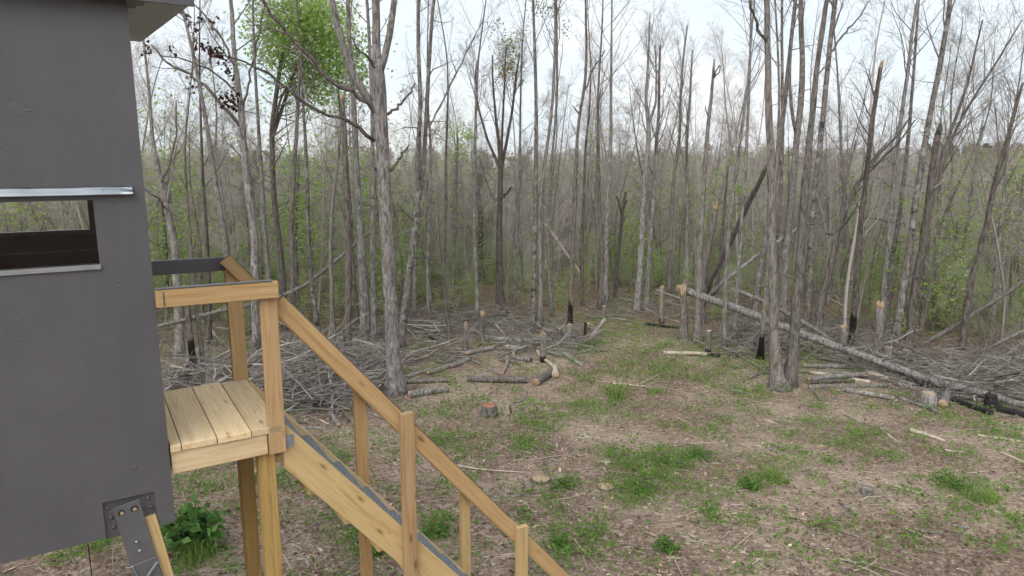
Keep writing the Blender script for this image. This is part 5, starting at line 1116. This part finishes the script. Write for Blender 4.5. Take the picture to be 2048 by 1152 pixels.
# wood chips: slivers
n = 46000; x, y, d = polar(n, 4.5, 24)
cl = np.clip(.12 + .6 * nz(x, y, .55, 31) + .25 * nz(x, y, 1.7, 32), .03, 1) * np.clip(1.0 - .75 * green(x, y), .1, 1)
k_ = rng.uniform(size=n) < cl; x, y, d = x[k_], y[k_], d[k_]; n = len(x)
az = rng.uniform(0, 6.28, n); L = rng.lognormal(math.log(.036), .6, n) * (1 + d / 34); w = L * rng.uniform(.14, .4, n); h = np.minimum(w, .02) * rng.uniform(.3, .9, n)
a = np.stack([np.cos(az), np.sin(az), rng.normal(size=n) * .15], -1); s_ = np.stack([-np.sin(az), np.cos(az), rng.normal(size=n) * .2], -1)
c_ = np.stack([x, y, zt(x, y) + .006], -1)
V = np.stack([c_ - a * L[:, None] * .5, c_ + s_ * w[:, None] * .5, c_ + a * L[:, None] * .5, c_ - s_ * w[:, None] * .5 + a * L[:, None] * .1, c_ + UP * h[:, None] + a * L[:, None] * .08], 1)
idx = np.arange(n * 5).reshape(n, 5)
T = np.concatenate([idx[:, [0, 3, 4]], idx[:, [3, 2, 4]], idx[:, [2, 1, 4]], idx[:, [1, 0, 4]]])
pal = np.array([(.56, .45, .34), (.46, .36, .275), (.36, .28, .22), (.27, .2, .155), (.66, .56, .44), (.40, .35, .31), (.20, .14, .11)])
cc = pal[rng.choice(7, n, p=[.09, .16, .22, .22, .03, .11, .17])] * rng.uniform(.8, 1.15, (n, 1))
g = Geo(); g.add(V, None, T, np.repeat(cc[:, None], 5, 1)); tag(g.obj('wood_chips', M['litter'], None, False), 'pale wood chips and splinters strewn over the clearing', kind='stuff')
# dead leaves
n = 26000; x, y, d = polar(n, 4.5, 26); k_ = rng.uniform(size=n) < np.clip(.35 + .6 * nz(x, y, .7, 41) + .5 * (d > 15), .05, 1); x, y, d = x[k_], y[k_], d[k_]
g = Geo(); leafset(rng, g, np.stack([x, y, zt(x, y) + .012], -1), .055, [(.235, .15, .105), (.27, .18, .13), (.19, .125, .09), (.30, .22, .165), (.24, .19, .15)], -.03, flat=.18)
tag(g.obj('fallen_leaves', M['leaf'], None, False), 'brown fallen leaves lying on the forest floor', kind='stuff')
# twigs on the ground
n = 2600; x, y, d = polar(n, 4.8, 22); az = rng.uniform(0, 6.28, n); L = rng.lognormal(math.log(.22), .6, n)
dd = np.stack([np.cos(az), np.sin(az), 0 * az], -1); P = [np.stack([x, y, 0 * x], -1)]
for j in range(3): dd = unit(dd + rng.normal(size=dd.shape) * .16 * np.array([1, 1, 0])); P.append(P[-1] + dd * (L / 3)[:, None])
P = np.stack(P, 1); P[..., 2] = zt(P[..., 0], P[..., 1]) + .012 + rng.uniform(0, .02, P.shape[:2])
r0 = rng.uniform(.003, .008, n); R = r0[:, None] * np.linspace(1, .5, 4)[None]
pal2 = np.array([(.36, .31, .27), (.26, .205, .17), (.17, .13, .11), (.5, .43, .35)])
g = Geo(); g.tubes(P, R, 3, C=pal2[rng.integers(0, 4, n)]); tag(g.obj('ground_twigs', M['litter'], None), 'small broken twigs scattered on the bare ground', kind='stuff')
# weeds: clumps of small leaves
n = 52000; x, y, d = polar(n, 4.6, 26); gr = green(x, y); k_ = rng.uniform(size=n) < np.clip((gr - .11) * 2.3, 0, 1) * np.clip(.55 + 1.4 * nz(x, y, 19, 17) + .8 * nz(x, y, 5, 18), .05, 1); x, y, d, gr = x[k_], y[k_], d[k_], gr[k_]
per = 11; n = len(x)
hx = rng.normal(size=(n, per, 2)) * (.045 + .0035 * d)[:, None, None]; X = (x[:, None] + hx[..., 0]).ravel(); Y = (y[:, None] + hx[..., 1]).ravel()
Z = zt(X, Y) + np.repeat(.015 + .10 * gr, per) * rng.uniform(.1, 1.3, n * per)
g = Geo(); leafset(rng, g, np.stack([X, Y, Z], -1), .042, [(.165, .31, .055), (.205, .355, .07), (.14, .27, .05), (.245, .385, .09), (.19, .325, .085)], -.25)
g.V[0] = g.V[0]; tag(g.obj('weeds', M['leaf'], None, False), 'low green weeds spreading in patches over the clearing', kind='stuff')
# grass blades
n = 26000; x, y, d = polar(n, 4.6, 26); gr = green(x + .3, y - .2); k_ = rng.uniform(size=n) < np.clip((gr - .18) * 1.0, 0, 1); x, y, d, gr = x[k_], y[k_], d[k_], gr[k_]
def blades(x, y, hgt, per, spread, g, cols):
    n = len(x); X = (x[:, None] + rng.normal(size=(n, per)) * spread).ravel(); Y = (y[:, None] + rng.normal(size=(n, per)) * spread).ravel(); H_ = np.repeat(hgt, per) * rng.uniform(.5, 1.2, n * per)
    b0 = np.stack([X, Y, zt(X, Y) - .005], -1); az = rng.uniform(0, 6.28, len(X)); ln = rng.uniform(.15, .75, len(X))
    dirv = np.stack([np.cos(az) * ln, np.sin(az) * ln, np.ones(len(X))], -1); sd_ = np.stack([-np.sin(az), np.cos(az), 0 * az], -1)
    w = (.0025 + .0003 * np.hypot(X, Y))[:, None]
    m1 = b0 + dirv * H_[:, None] * .55; tp = m1 + unit(dirv * np.array([1.8, 1.8, .7])) * H_[:, None] * .5
    V = np.stack([b0 - sd_ * w, b0 + sd_ * w, m1 + sd_ * w * .8, m1 - sd_ * w * .8, tp], 1); idx = np.arange(len(X) * 5).reshape(-1, 5)
    T = np.concatenate([idx[:, [0, 1, 2]], idx[:, [0, 2, 3]], idx[:, [3, 2, 4]]])
    c = np.asarray(cols)[rng.integers(0, len(cols), len(X))] * rng.uniform(.8, 1.2, (len(X), 1)); g.add(V, None, T, np.repeat(c[:, None], 5, 1))
g = Geo(); GC = [(.20, .35, .065), (.245, .39, .08), (.17, .30, .055), (.30, .39, .12), (.34, .34, .17)]
blades(x, y, .03 + .06 * gr, 6, .05, g, GC); tag(g.obj('grass', M['leaf'], None, False), 'fine green grass growing thin along the path and edges', kind='stuff')
for (px, py, h, n_, lab) in ((1235,795,.26,70,'tall bright grass tuft standing alone in the clearing'), (1070,850,.11,60,'small round grass tuft beyond the red-topped stump'), (395,1120,.22,90,'grass tuft under the cabin corner'), (1965,1000,.15,150,'thick grass tuft right of the big weeds'), (1310,785,.10,60,'grass tuft left of the twin-stemmed tree'), (1545,955,.12,90,'leafy grass tuft in the open near the right')):
    p = gp(px, py); g = Geo(); blades(np.full(n_, p[0]), np.full(n_, p[1]), np.full(n_, h), 2, .11 if h > .13 else .09, g, GC)
    g.V = [v_ - p for v_ in g.V]; o = g.obj('grass_tuft', M['leaf'], None, False, p); tag(o, lab, 'grass', 'grass tufts'); o['kind'] = 'stuff'
# shrub beneath the cabin and a few broad weeds
def shrub(name, label, px, py, wid, h, nst, nl, size, cols, seed, cat='shrub'):
    rg = np.random.default_rng(7000 + seed); p = gp(px, py); root = empty(name, p); st = Geo(); lf = Geo()
    P = []
    for j in range(nst):
        a_ = rg.uniform(0, 6.28); q = rg.uniform(0, 1) ** .6
        e = np.array([math.cos(a_) * wid * q, math.sin(a_) * wid * q, h * rg.uniform(.55, 1.05) * (1 - .45 * q * q)])
        b0 = np.array([math.cos(a_) * wid * .2 * q, math.sin(a_) * wid * .2 * q, -.03]); P.append(np.stack([b0, b0 * .4 + e * .5 + UP * h * .12, e]))
    P = np.array(P); R = np.tile(np.array([.006, .004, .002]), (nst, 1)) * (h / .6) ** .5; st.tubes(P, R, 4); st.obj('stem', M['twig_dark'], root)
    t_ = rg.uniform(.25, 1, (nst, nl)); A_, B_, C_ = P[:, None, 0], P[:, None, 1], P[:, None, 2]; t3 = t_[..., None]
    pts = ((1 - t3) ** 2 * A_ + 2 * t3 * (1 - t3) * B_ + t3 ** 2 * C_).reshape(-1, 3)
    leafset(rg, lf, pts, size, cols, .35, size * .35); lf.obj('foliage', M['leaf'], root, smooth=False)
    return tag(root, label, cat)
SH = [(.12, .26, .06), (.16, .31, .08), (.10, .215, .05), (.21, .36, .11)]
shrub('leafy_shrub', 'broad-leaved green shrub growing under the cabin corner', 380, 1092, .42, .52, 46, 13, .105, SH, 1)
for i, (px, py, w_, h, lab) in enumerate(((1332,1098,.16,.14,'broad-leaved weed near the lower middle of the clearing'), (745,1105,.28,.16,'leafy weed under the stair stringer'), (872,1068,.20,.14,'leafy weed between the stair posts'), (1130,975,.28,.12,'low mat of weed right of a flush-cut stump'), (1340,930,.45,.16,'largest weed patch plant in the middle clearing'), (1390,915,.3,.14,'weed at the upper edge of the largest patch'), (1900,972,.28,.2,'upright leafy weed near the right edge'), (1280,975,.35,.12,'weed at the lower left of the largest patch'), (1120,1090,.14,.14,'small weed beside the lower stair rail'), (1500,975,.2,.12,'small weed left of the leafy grass tuft'))):
    shrub('weed_plant', lab, px, py, w_, h, 30, 9, .045, [(.15, .29, .055), (.19, .34, .07), (.125, .245, .05)], 10 + i, 'weed')
# loose sticks and bark slabs, larger ones one by one
STK = [((910,930),(1052,945),4,'long thin stick right of the middle stair post'), ((965,1000),(1080,985),4,'forked stick in front of a flush-cut stump'), ((1760,855),(1800,885),5,'pale bark slab near the right grass'), ((1820,860),(1890,882),9,'broad pale slab of wood near the right edge'), ((1225,768),(1290,772),5,'white splinter in the grass before the path'), ((1270,772),(1325,746),3,'thin white stick beyond the white splinter'), ((1840,1062),(1890,1068),7,'tan stick low in the right foreground'), ((1680,1005),(1712,1030),7,'grey stick left of the right foreground weeds'), ((1770,965),(1850,990),5,'long grey stick above the right foreground weeds'), ((1690,830),(1720,845),5,'small curved stick below the small pile'), ((1605,1090),(1635,1100),5,'short brown stick in the bottom foreground'), ((1905,1050),(1940,1056),6,'short brown stick at the lower right'), ((1000,1110),(1080,1102),4,'thin stick under the stair rail end'), ((1460,780),(1492,786),8,'short grey log piece left of the twin-stemmed tree'), ((1640,800),(1630,770),5,'crooked root stick by the small pile'), ((1500,755),(1545,738),7,'curved bare root at the twin-stemmed tree'), ((1165,872),(1195,878),4,'dark stick in the middle of the clearing'), ((1290,1030),(1335,1035),3,'thin stick below the largest weed patch'), ((1560,1030),(1640,1045),3,'thin pale stick in the right middle foreground'), ((600,855),(690,862),5,'brown stick behind the stair stringer'), ((640,840),(668,850),4,'stick beside the small lone log'), ((1955,870),(2048,884),5,'pale stick in the right grass'), ((2000,905),(2048,925),5,'pale splinter at the right edge'), ((1890,900),(1930,905),5,'white chip of wood in the right grass')]
for i, (a_, b_, w_, lab) in enumerate(STK):
    cut_log(a_, b_, w_, w_ * .6, lab, ['bare_wood', 'bark_pale', 'bark_brown', 'bark_grey'][i % 4 if 'white' not in lab and 'pale' not in lab else 0], 'bare_wood', 'stick', 100 + i, bend=.06, sides=7, cat='stick', cuts=(0, 0))
b8_ = gp(1030, 832); pole3([gp(1022, 826), on_plane(1020, 812, b8_), on_plane(1030, 804, b8_, .1), on_plane(1045, 802, b8_, .2), on_plane(1052, 790, b8_, .3)], [.018, .02, .018, .014, .01], 'curved dead root sticking up beside the red-topped stump', 'bark_brown', 'dead_root', 'root', 20)
pole3([gp(1040, 838), on_plane(1042, 822, b8_), on_plane(1056, 810, b8_), on_plane(1068, 808, b8_), on_plane(1076, 818, b8_, .1)], [.015, .016, .015, .012, .008], 'second curled dead root right of the first', 'bark_brown', 'dead_root', 'root', 21)

# ------------------------------------------------------------------ thin spring haze
m = bpy.data.materials.new('haze'); m.use_nodes = True; t = m.node_tree; t.nodes.clear()
oo = t.nodes.new('ShaderNodeOutputMaterial'); pv = t.nodes.new('ShaderNodeVolumePrincipled'); pv.inputs['Color'].default_value = (0.86, 0.88, 0.90, 1); pv.inputs['Density'].default_value = 0.00032
t.links.new(pv.outputs[0], oo.inputs['Volume'])
me = bpy.data.meshes.new('haze'); bm = bmesh.new(); bmesh.ops.create_cube(bm, size=1); bmesh.ops.scale(bm, vec=(1720, 1720, 62), verts=bm.verts); bmesh.ops.translate(bm, vec=(0, 0, 9), verts=bm.verts); bm.to_mesh(me); bm.free(); me.materials.append(m)
hz = link(bpy.data.objects.new('haze', me)); tag(hz, 'thin grey haze hanging in the wooded valley', kind='stuff')
